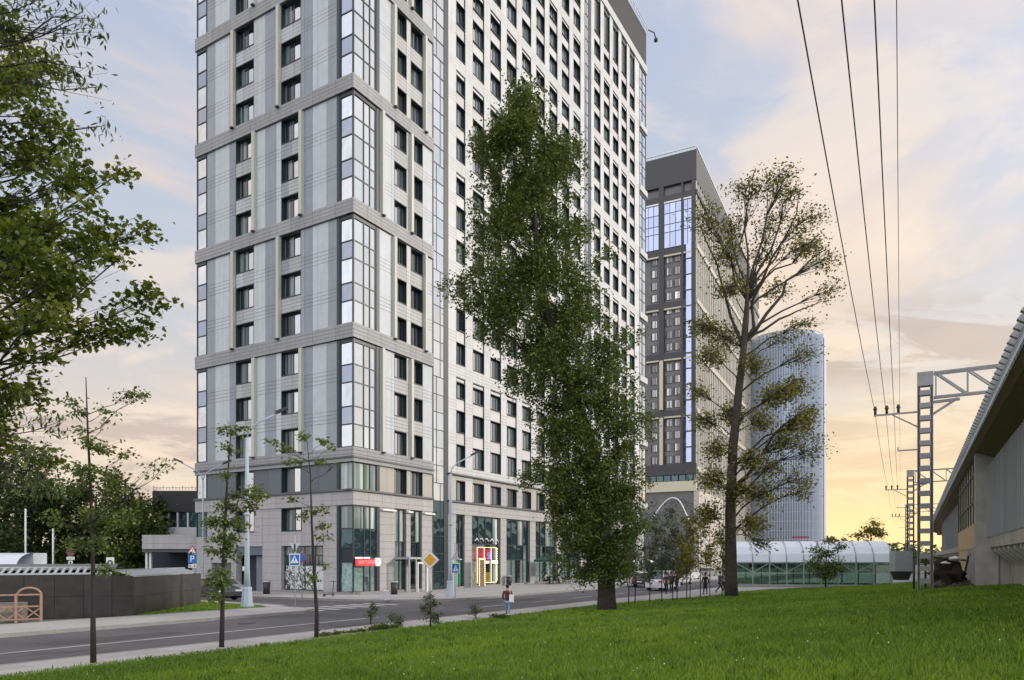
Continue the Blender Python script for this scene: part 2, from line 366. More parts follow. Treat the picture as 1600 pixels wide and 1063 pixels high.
# asphalt plaza round the far end and the crossing
g = MB(); g.face([uv(60, 12, -.01), uv(160, -10, -.01), uv(160, 22.0, -.01), uv(60, 22.0, -.01)]); struct('plaza', g, mat('plaza_paving', (.30, .33, .38), rough=.7, noise=.1))
def kerbed(name, pts, z=.13, m=M_pave, kerb=True):
    mb = MB(); mb.prism([(p[0], p[1]) for p in pts], -.02, z); o = struct(name, mb, m)
    if kerb:
        k = MB(); c = Vector((sum(p[0] for p in pts) / len(pts), sum(p[1] for p in pts) / len(pts)))
        for i in range(len(pts)):
            a = Vector(pts[i][:2]); b = Vector(pts[(i + 1) % len(pts)][:2]); d = (b - a); L_ = d.length
            if L_ < .05: continue
            d /= L_; nrm = Vector((d.y, -d.x))
            if nrm.dot((a + b) / 2 - c) < 0: nrm = -nrm
            q = [a - nrm * .02, b - nrm * .02, b + nrm * .13, a + nrm * .13]
            k.prism([tuple(p) for p in q], -.02, z + .02)
        link('kerb', k.mesh('kerb', M_kerb), o)
    return o
near = [uv(u, edge_v(u) - .4) for u in range(-44, 110, 6)] + [uv(110, 22.2), uv(-44, 22.2)]
kerbed('near_pavement', near, .10)
kerbed('far_pavement', [uv(-44, 31.15), uv(26.6, 31.15), uv(27.9, 31.9), uv(28.4, 33.3), uv(28.4, 35.0), uv(25, 35.4), uv(-44, 35.6)])
kerbed('side_pavement', [uv(28.6, 35.1), uv(29.4, 36.4), uv(29.8, 45), uv(28, 60), uv(27.2, 60), uv(28.9, 45), uv(28.5, 37.2), uv(27.6, 35.4)], .12)
kerbed('tower_pavement', [uv(44, 31.15), uv(41, 31.5), uv(38.6, 32.7), uv(37, 34.4), uv(36, 37), uv(35.2, 45), uv(34.2, 66), uv(44, 66), uv(45, 58), uv(150, 58), uv(150, 31.15)])
g = MB()
g.face([uv(-45, 25.75, .008), uv(24, 25.75, .008), uv(24, 25.93, .008), uv(-45, 25.93, .008)])
for u in list(range(24, 27, 4)) + list(range(36, 120, 6)): g.face([uv(u, 25.75, .008), uv(u + 3, 25.75, .008), uv(u + 3, 25.93, .008), uv(u, 25.93, .008)])
for i in range(6): g.face([uv(28.2 + i * 1.25, 34.6, .012), uv(28.75 + i * 1.25, 34.6, .012), uv(28.75 + i * 1.25, 31.6, .012), uv(28.2 + i * 1.25, 31.6, .012)])
for i in range(0): g.face([uv(29.5, 23.1 + i * 1.2, .013), uv(33.2, 23.1 + i * 1.2, .013), uv(33.2, 23.6 + i * 1.2, .013), uv(29.5, 23.6 + i * 1.2, .013)])
g.face([uv(26.5, 34.9, .010), uv(40, 31.6, .010), uv(40, 31.45, .010), uv(26.5, 34.75, .010)])
struct('road_markings', g, M_line)
# paving joints near the camera: real slabs along the near pavement
slab = MB(); slab.box(.01, .99, .01, .99, 0, .012); sm = slab.mesh('paving_slab', mat('slab', (.40, .385, .38), rough=.8, rnd=.13, noise=.08))
npv = bpy.data.objects['near_pavement']; cnt = 0
ang = math.atan2(rd.y, rd.x)
for i in range(0, 44):
    for j in range(0, 2):
        p = uv(4 + i, 20.15 + j, .102); o = link('paving_slab', sm, npv, p, ang); cnt += 1
# turf: a mesh slope
def grid_patch(poly_test, x0, x1, y0, y1, st, hf):
    xs = np.arange(x0, x1, st); ys = np.arange(y0, y1, st); nx = len(xs)
    X, Y = np.meshgrid(xs, ys); Z = hf(X, Y)
    v = np.stack([X, Y, Z], -1).reshape(-1, 3); f = []
    U = rd.x * X + rd.y * Y; V = rn.x * X + rn.y * Y; ok = poly_test(U, V)
    for j in range(len(ys) - 1):
        for i in range(nx - 1):
            if ok[j, i] or ok[j + 1, i] or ok[j, i + 1] or ok[j + 1, i + 1]:
                a = j * nx + i; f.append((a, a + 1, a + 1 + nx, a + nx))
    return v, f
us = np.array([e[0] for e in EDGE]); vs = np.array([e[1] for e in EDGE])
# strip mesh following the edge so it ends in a clean line
mb = MB(); ul = list(np.arange(-40, 190, 1.6)); nl = 46
idx = {}
for a, u in enumerate(ul):
    for b in range(nl):
        d = 60 * (b / (nl - 1)) ** 1.25; p = uv(u, edge_v(u) - d); z = float(grass_h(np.array(p[0]), np.array(p[1])))
        mb.v.append((p[0], p[1], z))
for a in range(len(ul) - 1):
    for b in range(nl - 1):
        i = a * nl + b; mb.f.append((i, i + nl, i + nl + 1, i + 1)); mb.m.append(0); mb.sm.append(True)
for a in range(len(ul) - 1):
    p, q = mb.v[a * nl], mb.v[(a + 1) * nl]; mb.face([p, q, (q[0], q[1], -.02), (p[0], p[1], -.02)])
struct('grass_slope', mb, M_soil)
# grass island beside the side street
isl = [uv(27.4, 35.5, .0), uv(28.3, 37.3), uv(28.7, 45), uv(26.5, 60), uv(15, 60), uv(20, 44), uv(19.5, 35.6)]
mb = MB(); mb.prism([(p[0], p[1]) for p in isl], -.02, .15); struct('grass_island', mb, M_soil)
mb = MB(); mb.prism([uv(-44, 35.7)[:2], uv(19.4, 35.7)[:2], uv(19.9, 44)[:2], uv(14.9, 60)[:2], uv(27.1, 60)[:2], uv(27, 110)[:2], uv(-44, 110)[:2]], -.02, .10); struct('yard_paving', mb, mat('yard', (.16, .16, .15), rough=.9, noise=.2, nscale=.3))

def poly_mesh(name, V, k, m, tint=None):
    """V (n,k,3): n separate k-gons as one mesh"""
    n = V.shape[0]; me = bpy.data.meshes.new(name); me.vertices.add(n * k); me.vertices.foreach_set('co', V.reshape(-1).astype(np.float32))
    me.loops.add(n * k); me.loops.foreach_set('vertex_index', np.arange(n * k, dtype=np.int32))
    me.polygons.add(n); me.polygons.foreach_set('loop_start', np.arange(0, n * k, k, dtype=np.int32))
    me.update(calc_edges=True)
    if tint is not None:
        a = me.attributes.new('tint', 'FLOAT', 'FACE'); a.data.foreach_set('value', tint.astype(np.float32))
    me.materials.append(m); return me
# grass blades: real blades, denser near the camera
def blades(n, X, Y, Z, hmin, hmax, w):
    a = rng.uniform(0, 2 * np.pi, n); h = rng.uniform(hmin, hmax, n); lean = rng.normal(0, .35, (n, 2)) * h[:, None]
    ca, sa = np.cos(a) * w, np.sin(a) * w
    V = np.empty((n, 3, 3)); V[:, 0] = np.stack([X - ca, Y - sa, Z - .01], -1); V[:, 1] = np.stack([X + ca, Y + sa, Z - .01], -1)
    V[:, 2] = np.stack([X + lean[:, 0], Y + lean[:, 1], Z + h], -1); return V
n = 380000
px = rng.uniform(-60, 1660, n); D = 6 + 65 * rng.random(n) ** 1.6
X = (px - 800) / F * D; Y = D
U = rd.x * X + rd.y * Y; Vv = rn.x * X + rn.y * Y; k = (np.interp(U, us, vs) - Vv) > .02
X, Y = X[k], Y[k]; n = len(X); Z = grass_h(X, Y)
wv = .007 + .0007 * Y
Vb = blades(n, X, Y, Z, .04, .10, wv)
patch = .5 + .3 * np.sin(X * .9 + 2 * np.sin(Y * .5)) * np.sin(Y * .6 + X * .3) + .35 * np.sin(X * .21 + 1.7 * np.sin(Y * .17 + 1)) * np.sin(Y * .19 + .8)
o = link('grass', poly_mesh('grass', Vb, 3, M_grass, np.clip(rng.normal(.2 + .62 * patch, .2, n), 0, 1))); o['kind'] = 'stuff'; o['category'] = 'grass'; o['label'] = 'short green lawn grass on the slope in front'
# broad leaved weeds in scattered tufts
nt_ = 900; px = rng.uniform(-20, 1620, nt_); D = 7 + 45 * rng.random(nt_) ** 1.5; X = np.repeat((px - 800) / F * D, 14); Y = np.repeat(D, 14); sc = np.repeat(rng.uniform(.06, .22, nt_), 14)
X = X + rng.normal(0, 1, len(X)) * sc; Y = Y + rng.normal(0, 1, len(Y)) * sc; U = rd.x * X + rd.y * Y; Vv = rn.x * X + rn.y * Y; k = (np.interp(U, us, vs) - Vv) > .05; X, Y = X[k], Y[k]; n = len(X)
o = link('lawn_weeds', poly_mesh('lawn_weeds', blades(n, X, Y, grass_h(X, Y), .08, .17, .014 + .0009 * Y), 3, M_grass, np.clip(rng.normal(.15, .25, n), 0, 1))); o['kind'] = 'stuff'; o['category'] = 'weeds'; o['label'] = 'coarser darker weed tufts scattered through the lawn'
n = 260; px = rng.uniform(0, 1600, n); D = 11 + 35 * rng.random(n); X = (px - 800) / F * D; Y = D
U = rd.x * X + rd.y * Y; Vv = rn.x * X + rn.y * Y; k = (np.interp(U, us, vs) - Vv) > .4; X, Y = X[k], Y[k]; Z = grass_h(X, Y) + .09; n = len(X)
q = np.array([(-1, 0, 0), (0, 0, -1), (1, 0, 0), (0, 0, 1)]) * .013
Vf = np.stack([X, Y, Z], -1)[:, None, :] + q[None] * rng.uniform(.6, 1.3, (n, 1, 1))
o = link('clover_flowers', poly_mesh('clover_flowers', Vf, 4, M_flower)); o['kind'] = 'stuff'; o['category'] = 'clover'; o['label'] = 'tiny pale clover flowers dotted over the lawn'
n = 16000; U = rng.uniform(19, 28.2, n); Vv = 35.7 + rng.random(n) * 12; P = np.outer(U, rd) + np.outer(Vv, rn)
k = (U < 27.4 + .1 * (Vv - 35.7)); P = P[k]; n = len(P)
o = link('island_grass', poly_mesh('island_grass', blades(n, P[:, 0], P[:, 1], np.full(n, .15), .04, .1, np.full(n, .03)), 3, M_grass, rng.random(n))); o['kind'] = 'stuff'; o['category'] = 'grass'; o['label'] = 'mown grass on the small island by the side street'
# ------------------------------------------------------------------ main tower
C0 = Vector((-12.6, 57.0, 0)); ANG = math.atan2(1122, 667)
tower = thing('residential_tower', 'tall pale grey tower block with glazed corner bays, nearest to the road', 'building', C0, ANG)
G, Z0, FL = 9.867, 11.89, 3.289; WL, WR, TOP = 19.6, 66.2, 80.96
BH = 8.67
def fb(mb, face, t0, t1, z0, z1, d0, d1, m=0):
    if face == 'R': mb.box(t0, t1, -d1, -d0, z0, z1, m)
    else: mb.box(-d1, -d0, t0, t1, z0, z1, m)
def pan(name, face, t0, t1, z0, z1, d0, d1, m, parent=tower, gap=.012, label=None):
    mb = MB(); fb(mb, face, t0 + gap, t1 - gap, z0 + gap, z1 - gap, d0, d1); return part(name, mb, m, parent, label=label)
core = MB(); core.box(.6, WR - .6, .6, WL - .6, 7.3, TOP - .1); core.box(2.3, WR - 2, 2.3, WL - 2, 0, 7.3)
part('inner_wall', core, M_core, tower)

def window_mesh(w, h, rec=.40, split=.5, bright='L', three=False):
    """outside view: x to the right, y into the wall"""
    fm = MB(); e = .05
    fm.box(0, e, -.012, rec, 0, h); fm.box(w - e, w, -.012, rec, 0, h); fm.box(e, w - e, -.012, rec, h - e, h); fm.box(e, w - e, -.05, rec, 0, e)
    fm.box(e, w - e, rec - .06, rec, e, .12); fm.box(e, w - e, rec - .06, rec, h - .12, h - e)
    s = split * w
    fm.box(s - .045, s + .045, rec - .06, rec, .12, h - .12)
    a = MB(); a.box(e, s - .045, rec - .035, rec - .02, .12, h - .12)
    b = MB(); b.box(s + .045, w - e, rec - .035, rec - .02, .12, h - .12)
    if three:
        q = (s + w) / 2; fm.box(q - .03, q + .03, rec - .07, rec, .12, h - .12)
    ma, mb_ = (M_gbright, M_gdark) if bright == 'L' else ((M_gdark, M_gbright) if bright == 'R' else (M_gdark, M_gdark))
    return fm.mesh('window', M_frame), a.mesh('pane', ma), b.mesh('pane', mb_)
def put_window(wm, face, t_or_s_left, z, parent=tower, name='window'):
    """t_or_s_left: on R the smaller t; on L the larger s"""
    loc, rot = ((t_or_s_left, 0, z), 0) if face == 'R' else ((0, t_or_s_left, z), R(-90))
    o = link(name, wm[0], parent, loc, rot)
    for me in wm[1:]: link('pane', me, o)
    return o
HW = 2.05
wLa = window_mesh(2.37, HW, split=.50, bright='R', rec=.42); wLb = window_mesh(2.10, HW, split=.52, bright='R', rec=.42)
wRa = window_mesh(1.29, HW, split=.42, bright='N', rec=.5); wRb = window_mesh(1.72, HW, split=.5, bright='N', rec=.5)
wRc = window_mesh(1.68, HW, split=.55, bright='L', rec=.42); wRd = window_mesh(1.29, HW, split=.45, bright='N', rec=.5)
def bay_rows(): return [(0, 1.8, 0), (1.8, 3.22, 1), (3.22, 5.15, 0), (5.15, 6.57, 1), (6.57, 8.37, 0)]
def glass_bay(zb, rows, cuts, face, d, jambs, name='glass_bay', shade_hdr=.3, H=BH):
    """cuts: list of t; frame mesh with panes as sub-parts"""
    fr = MB()
    for c in cuts: fb(fr, face, c - .04, c + .04, zb, zb + H, d - .02, d + .07)
    for (a, b, k) in rows: fb(fr, face, cuts[0] + .04, cuts[-1] - .04, zb + a, zb + a + .10, d - .02, d + .05)
    if shade_hdr: fb(fr, face, cuts[0] + .04, cuts[-1] - .04, zb + rows[-1][1], zb + H, d - .02, d + .10)  # dark header strip stands in for the shadow under the band
    for (a, b) in jambs: fb(fr, face, a, b, zb, zb + H, d - .04, d + .12)
    o = part(name, fr, M_frame, tower)
    for i in range(len(cuts) - 1):
        for (a, b, k) in rows:
            mb = MB(); fb(mb, face, cuts[i] + .04, cuts[i + 1] - .04, zb + a + .10, zb + b, d - .01, d + .01)
            m = (M_gblue if k else random.choice([M_gsky, M_gsky, M_gpale])) if face == 'L' else (M_gsky if random.random() < .85 else M_gpale)
            link('pane', mb.mesh('pane', m), o)
    return o

for k in range(7):
    zb = Z0 + k * G; A = (k % 2 == 1)
    last = k >= 6
    # band below this group
    for s0, s1 in [(0.02, 1.77)] + [(1.77 + i * 2.55, 1.77 + (i + 1) * 2.55) for i in range(7)]:
        pan('band_panel', 'L', s0, min(s1, WL + .1), zb - 1.19, zb, -.6, .17, M_band)
    for t0, t1 in [(-.17, 1.5), (1.5, 3.11), (3.11, 5.0), (5.0, 6.9), (6.9, 8.7), (8.7, 10.36)]:
        pan('band_panel', 'R', t0, t1, zb - 1.19, zb, -.6, .17, M_band)
    if k > 5: continue
    if k >= 5:
        # out of frame above the picture: plain storeys only
        pan('wall_panel', 'L', 0, WL, zb, zb + BH + G, -.55, 0, M_light); pan('wall_panel', 'R', 0, 10.5, zb, zb + BH + G, -.55, 0, M_light)
        continue
    z1 = zb + BH
    # left face stripes
    st = [(1.77, 2.9, M_mid), (2.9, 4.5, M_light), (4.5, 5.45, M_blue), (8.84, 10.2, M_blue), (10.2, 11.25, M_light), (14.9, 16.9, M_light), (16.9, 18.05, M_mid)]
    if k % 2: st[0:2] = [(1.77, 2.7, M_mid), (2.7, 3.9, M_light), (3.9, 4.5, M_mid)][:2] + [(3.9, 4.5, M_light)]
    if A: st += [(5.45, 5.85, M_mid), (8.22, 8.84, M_light), (11.25, 11.66, M_light), (14.07, 14.9, M_mid)]; wa, wb, wm = 5.85, 11.66, wLa
    else: st += [(5.45, 6.12, M_light), (8.22, 8.84, M_light), (11.25, 11.94, M_light), (14.07, 14.9, M_blue)]; wa, wb, wm = 6.12, 11.94, wLb
    for a, b, m in st: pan('wall_panel', 'L', a, b, zb, z1, -.6, 0, m)
    for i in range(3):
        zz = zb + .03 + i * FL
        for a, b in ((wa, 8.22), (wb, 14.07)):
            b = a + (2.37 if A else 2.10)
            put_window(wm, 'L', b, zz)
            if i < 2:
                mid = a + (b - a) * random.choice([.33, .4, .6])
                pan('spandrel_panel', 'L', a, mid, zz + HW, zz + FL, -.6, -.004, M_spand); pan('spandrel_panel', 'L', mid, b, zz + HW, zz + FL, -.6, -.004, random.choice([M_spand, M_mid, M_light]))
            else: pan('spandrel_panel', 'L', a, b, zz + HW, z1, -.6, -.004, M_spand)
    for s in ((8.24, 14.09) if A else (5.50, 11.32)):
        mb = MB(); fb(mb, 'L', s, s + .34, zb - .02, z1 - .05, .0, .30); fb(mb, 'L', s + .02, s + .32, zb - .14, zb - .02, .05, .42, 1)
        part('fin', mb, [M_fin, M_dark], tower)
    glass_bay(zb, bay_rows(), [.03, 1.40], 'L', -.10, [(1.44, 1.76)])
    glass_bay(zb, bay_rows(), [18.10, 19.45], 'L', -.02, [])
    glass_bay(zb, bay_rows(), [.03, 1.28, 2.0, 2.67], 'R', -.10, [(2.71, 3.10)])
    # right face, first section
    pan('wall_panel', 'R', 3.11, 4.60, zb, z1, -.6, 0, M_light)
    if A: pan('wall_panel', 'R', 4.60, 5.37, zb, z1, -.6, 0, M_light); w1, w2, m1, m2, fin = 5.37, 7.21, wRa, wRb, [4.72, 8.98]
    else: pan('wall_panel', 'R', 4.60, 4.98, zb, z1, -.6, 0, M_light); w1, w2, m1, m2, fin = 4.98, 7.64, wRc, wRd, [7.0, 3.2]
    e1 = w1 + (1.29 if A else 1.68); e2 = w2 + (1.72 if A else 1.29)
    pan('wall_panel', 'R', e1, w2, zb, z1, -.6, 0, M_warm); pan('wall_panel', 'R', e2, 10.36, zb, z1, -.6, 0, M_light)
    for i in range(3):
        zz = zb + .03 + i * FL
        put_window(m1, 'R', w1, zz); put_window(m2, 'R', w2, zz)
        zt = zz + FL if i < 2 else z1
        pan('spandrel_panel', 'R', w1, e1, zz + HW, zt, -.6, -.004, M_spand); pan('spandrel_panel', 'R', w2, e2, zz + HW, zt, -.6, -.004, M_spand)
    for f_ in fin:
        mb = MB(); fb(mb, 'R', f_, f_ + .30, zb - .02, z1 - .05, .0, .30); fb(mb, 'R', f_ + .02, f_ + .28, zb - .14, zb - .02, .05, .42, 1)
        part('fin', mb, [M_fin, M_dark], tower)
# glass strips on the right face
def strip(t0, t1, tj, z_lo, z_hi, split):
    fr = MB(); rows = []; z = z_lo
    while z < z_hi - .5: rows.append((z, min(z + FL / 2, z_hi))); z += FL / 2
    fb(fr, 'R', t0 - .14, t0, z_lo, z_hi, -.6, .04); fb(fr, 'R', t1, tj, z_lo, z_hi, -.6, -.02)
    for a, b in rows: fb(fr, 'R', t0, t1, a - .03, a + .03, -.12, -.02)
    o = part('glass_strip', fr, M_frame, tower)
    for i, (a, b) in enumerate(rows):
        sp = t0 + (t1 - t0) * (split if (i // 6) % 2 else 1 - split)
        mb = MB(); fb(mb, 'R', sp - .02, sp + .02, a + .03, b - .03, -.10, -.03); link('mullion', mb.mesh('mullion', M_frame), o)
        for p, q in ((t0, sp - .02), (sp + .02, t1)):
            mb = MB(); fb(mb, 'R', p, q, a + .03, b - .03, -.08, -.06); link('pane', mb.mesh('pane', M_gsky if a > 8 else M_gteal), o)
strip(10.5, 12.2, 12.84, .15, 62.0, .33)
strip(43.45, 44.6, 45.4, 7.4, TOP - 1.3, .4)
part('wall_panel', (lambda m: (fb(m, 'R', 10.36, 12.86, 62, 82, -.6, -.1), m)[1])(MB()), M_white, tower)
# grid section: piers, beams, windows
cols = [(14.14, 15.70)] + [(18.05 + 3.28 * i - 1.05, 18.05 + 3.28 * i + 1.05) for i in range(8)] + [(47.4 + 3.225 * i - 1.05, 47.4 + 3.225 * i + 1.05) for i in range(5)]
piers = [(12.86, 14.14), (15.70, 17.0)] + [(cols[i][1], cols[i + 1][0]) for i in range(1, 8)] + [(cols[8][1], 43.3), (45.4, cols[9][0])] + [(cols[i][1], cols[i + 1][0]) for i in range(9, 13)] + [(cols[13][1], 63.3)]
for a, b in piers: pan('pier', 'R', a, b, Z0 - .9, TOP, -.6, 0, M_white, gap=.0)
wg = window_mesh(2.10, 2.13, rec=.36, split=.44, bright='L', three=True); wg0 = window_mesh(1.56, 2.13, rec=.40, split=.42, bright='N'); wgt = window_mesh(2.10, 1.60, rec=.36, split=.44, bright='L', three=True); wgt0 = window_mesh(1.56, 1.60, rec=.40, split=.42, bright='N')
wg2 = window_mesh(2.10, 2.13, rec=.42, split=.42, bright='N', three=True); wt = window_mesh(2.10, 5.1, rec=.30, split=.5, bright='L')
spm = MB(); spm.box(.06, 2.04, .10, .55, 0, FL - 2.13); spm = spm.mesh('spandrel_panel', M_spl)
spm0 = MB(); spm0.box(.06, 1.50, .10, .55, 0, FL - 2.13); spm0 = spm0.mesh('spandrel_panel', M_spl)
hdm = MB(); hdm.box(.10, 1.95, .06, .55, 0, .26); hdm = hdm.mesh('header_panel', M_spl)
hdm0 = MB(); hdm0.box(.10, 1.42, .06, .55, 0, .26); hdm0 = hdm0.mesh('header_panel', M_spl)
lin = MB()
for ci, (a, b) in enumerate(cols):
    w = b - a; Zc = 57 + .86 * (a + b) / 2; zmax = CAM + 873 / F * Zc + 7
    for k in range(7):
        zb = Z0 + k * G
        if zb > zmax: continue
        mb = MB(); fb(mb, 'R', a + .004, b - .004, zb - 1.19 if k else zb - .9, zb, -.6, -.003); part('beam', mb, M_white, tower)
        fb(lin, 'R', a + .004, a + .05, zb, zb + BH, -.6, -.02); fb(lin, 'R', b - .05, b - .004, zb, zb + BH, -.6, -.02); fb(lin, 'R', a + .05, b - .05, zb + BH - .10, zb + BH, -.6, -.02)
        narrow = ci == 0
        link('header_panel', hdm0 if narrow else hdm, tower, (a, 0, zb + BH - .42))
        if k == 6 and ci >= 9:
            put_window(wg, 'R', a, zb + .03); link('spandrel_panel', spm, tower, (a, 0, zb + .03 + 2.13)); put_window(wt, 'R', a, zb + FL + .03); continue
        for i in range(3):
            zz = zb + .03 + i * FL
            if zz > zmax: continue
            put_window((wgt0 if narrow else wgt) if i == 2 else (wg0 if narrow else (wg if random.random() < .8 else wg2)), 'R', a, zz, name='recessed_window')
            if i < 2: link('spandrel_panel', spm0 if narrow else spm, tower, (a, 0, zz + 2.13))
part('recess_lining', lin, M_frame, tower)
# far corner bay of the grid
for k in range(7):
    zb = Z0 + k * G
    glass_bay(zb, bay_rows(), [63.35, 64.6, 66.15], 'R', -.04, [])
    mb = MB(); fb(mb, 'R', 63.3, WR + .25, zb - 1.0, zb - .1, -.6, .22); part('beam', mb, M_white, tower)
mb = MB(); fb(mb, 'R', 12.9, WR + .3, TOP - 1.15, TOP, -.6, .16); part('beam', mb, M_white, tower)
mb = MB(); mb.box(-.05, WR + .1, -.02, WL, TOP, TOP + 5.4); part('roof_parapet', mb, M_parapet, tower)
mb = MB()
for i in range(0, 34): mb.bar((WR - i * 1.1, -.35, TOP + 5.0), (WR - i * 1.1, -.35, TOP + 6.1), .06)
mb.bar((WR, -.35, TOP + 6.1), (WR - 37, -.35, TOP + 6.1), .09); mb.bar((WR, -.35, TOP + 5.5), (WR - 37, -.35, TOP + 5.5), .07)
part('roof_railing', mb, M_wmetal, tower)
mb = MB(); mb.bar((WR, -.35, TOP + 5.8), (WR + 1.4, -.9, TOP + 6.0), .12); mb.bar((WR + 1.4, -.9, TOP + 6.0), (WR + 1.9, -1.0, TOP + 5.2), .14); mb.blob((WR + 1.9, -1.0, TOP + 5.1), .35)
part('roof_camera', mb, M_dark, tower)

# lower storeys -----------------------------------------------------
for face, a, b in (('L', 0, WL + .12), ('R', -.24, 10.36), ('R', 12.86, 62.4)):
    for z0, z1, d in ((11.02, 11.16, .26), (8.40, 8.56, .24)):
        mb = MB(); fb(mb, face, a, b, z0, z1, -.6, d if face == 'R' else d); part('ledge', mb, M_ledge, tower)
def row(face, a, b, z0, z1, step, m, name='stone_panel', d=0.0):
    n = max(1, round((b - a) / step)); w = (b - a) / n
    for i in range(n): pan(name, face, a + i * w, a + (i + 1) * w, z0, z1, -.6, d, m)
row('L', 0.02, WL, 11.16, 11.9 - 1.2 + .0, 2.4, M_band) if False else None
for a, b in [(1.77, 5.85), (8.22, 11.66), (14.07, 18.05)]: row('L', a, b, 8.56, 11.02, 1.9, M_slate, 'slate_panel')
wF2 = window_mesh(2.37, 2.25, split=.45, bright='R', rec=.5)
for s in (8.22, 14.03): put_window(wF2, 'L', s, 8.56); pan('slate_panel', 'L', s - 2.37, s, 8.56 + 2.25, 11.02, -.6, 0, M_slate)
def low_bay(cuts, face, z0, z1, d, rowsz, jambs, mats, name='glass_bay'):
    fr = MB()
    for c in cuts: fb(fr, face, c - .04, c + .04, z0, z1, d - .02, d + .07)
    for z in rowsz + [z1]: fb(fr, face, cuts[0] + .04, cuts[-1] - .04, z - .1, z, d - .02, d + .05)
    for a, b in jambs: fb(fr, face, a, b, z0, z1, d - .05, d + .12)
    o = part(name, fr, M_frame, tower); zs = [z0] + rowsz + [z1]
    for i in range(len(cuts) - 1):
        for j in range(len(zs) - 1):
            mb = MB(); fb(mb, face, cuts[i] + .04, cuts[i + 1] - .04, zs[j], zs[j + 1] - .1, d - .01, d + .01)
            m = mats[j] if not isinstance(mats[j], list) else random.choice(mats[j]); link('pane', mb.mesh('pane', m), o)
    return o
M_curt = curtainmat('lace_curtain_glass', (.10, .16, .15), (.55, .60, .56), scale=3.5)
low_bay([.03, 1.44], 'L', 8.56, 10.75, -.08, [], [(1.48, 1.76)], [M_curt]); low_bay([.03, 1.28, 2.0, 2.7], 'R', 8.56, 10.75, -.08, [], [(2.74, 3.10)], [M_curt])
pan('slate_panel', 'L', 0.02, 1.77, 10.75, 11.02, -.6, 0, M_slate); pan('slate_panel', 'R', 0, 3.11, 10.75, 11.02, -.6, 0, M_taupe)
low_bay([18.1, 19.5], 'L', 8.56, 10.9, -.02, [], [], [M_gpale])
row('R', 3.11, 5.0, 8.56, 11.02, 1.0, M_taupe, 'taupe_panel'); row('R', 6.66, 7.21, 8.56, 11.02, 1, M_taupe, 'taupe_panel'); row('R', 8.9, 10.36, 8.56, 11.02, 1.5, M_taupe, 'taupe_panel')
wF2a = window_mesh(1.66, 2.25, split=.4, bright='L', rec=.4); wF2b = window_mesh(1.69, 2.25, split=.4, bright='L', rec=.4)
put_window(wF2a, 'R', 5.0, 8.56); put_window(wF2b, 'R', 7.21, 8.56); pan('taupe_panel', 'R', 5.0, 6.66, 10.81, 11.02, -.6, 0, M_taupe); pan('taupe_panel', 'R', 7.21, 8.9, 10.81, 11.02, -.6, 0, M_taupe)
# stone belt above the shops
row('L', .02, 19.7, 7.28, 8.40, 2.2, M_stone, d=.08); row('R', -.08, 10.36, 7.28, 8.40, 1.75, M_stone, d=.08); row('R', 12.86, 62.4, 7.28, 8.40, 2.6, M_stone, d=.08)
wG2 = window_mesh(2.1, 1.95, split=.42, bright='L', rec=.4); wG20 = window_mesh(1.56, 1.95, split=.42, bright='N', rec=.4)
for i, (a, b) in enumerate(piers):
    if a < 62: pan('taupe_panel', 'R', a, b, 8.56, 11.02, -.6, 0, random.choice([M_taupe, M_stone, M_warm]))
for i, (a, b) in enumerate(cols):
    put_window(wG20 if i == 0 else wG2, 'R', a, 8.60); pan('taupe_panel', 'R', a, b, 10.56, 11.02, -.6, 0, M_taupe)
# left face ground floors
for a, b in [(1.77, 3.29), (8.22, 10.6), (14.0, 14.7), (17.4, 18.1)]: row('L', a, b, .12, 7.28, 1.6, M_stone)
row('L', 3.29, 5.77, 4.06, 7.28, 2.5, M_stone); row('L', 5.77, 8.22, 4.06, 5.3, 2.5, M_stone); row('L', 10.6, 14.0, 4.06, 5.3, 3.4, M_stone); row('L', 10.6, 11.63, 5.3, 7.28, 2, M_stone)
wG = window_mesh(2.4, 1.96, split=.5, bright='R', rec=.5)
put_window(wG, 'L', 8.2, 5.3); put_window(wG, 'L', 14.0, 5.3)
row('L', 14.7, 17.4, 2.6, 7.28, 3, M_stone); pan('service_door', 'L', 14.7, 17.4, .12, 2.6, -.6, -.35, mat('gate_grey', (.12, .14, .14), rough=.6))
low_bay([18.1, 19.5], 'L', 5.0, 7.28, -.02, [], [], [M_gteal]); row('L', 18.1, 19.6, .12, 5.0, 1.5, M_stone)
# stone reveal to the street: corner bay over two storeys
b1 = low_bay([.03, 1.44], 'L', .32, 7.28, -.08, [2.75, 3.95, 5.45], [(1.48, 1.76)], [M_gshop, M_darkin, M_gteal, M_curt])
b2 = low_bay([.03, 1.28, 2.0, 2.7], 'R', .32, 7.28, -.08, [2.62, 3.1, 5.45], [(2.74, 3.10)], [M_gshop, M_lit if False else M_gteal, M_gteal, M_curt])
pan('plinth', 'L', .02, 10.6, .10, .32, -.6, .02, M_kerb, gap=0); pan('plinth', 'R', -.02, 5.07, .10, .32, -.6, .02, M_kerb, gap=0)
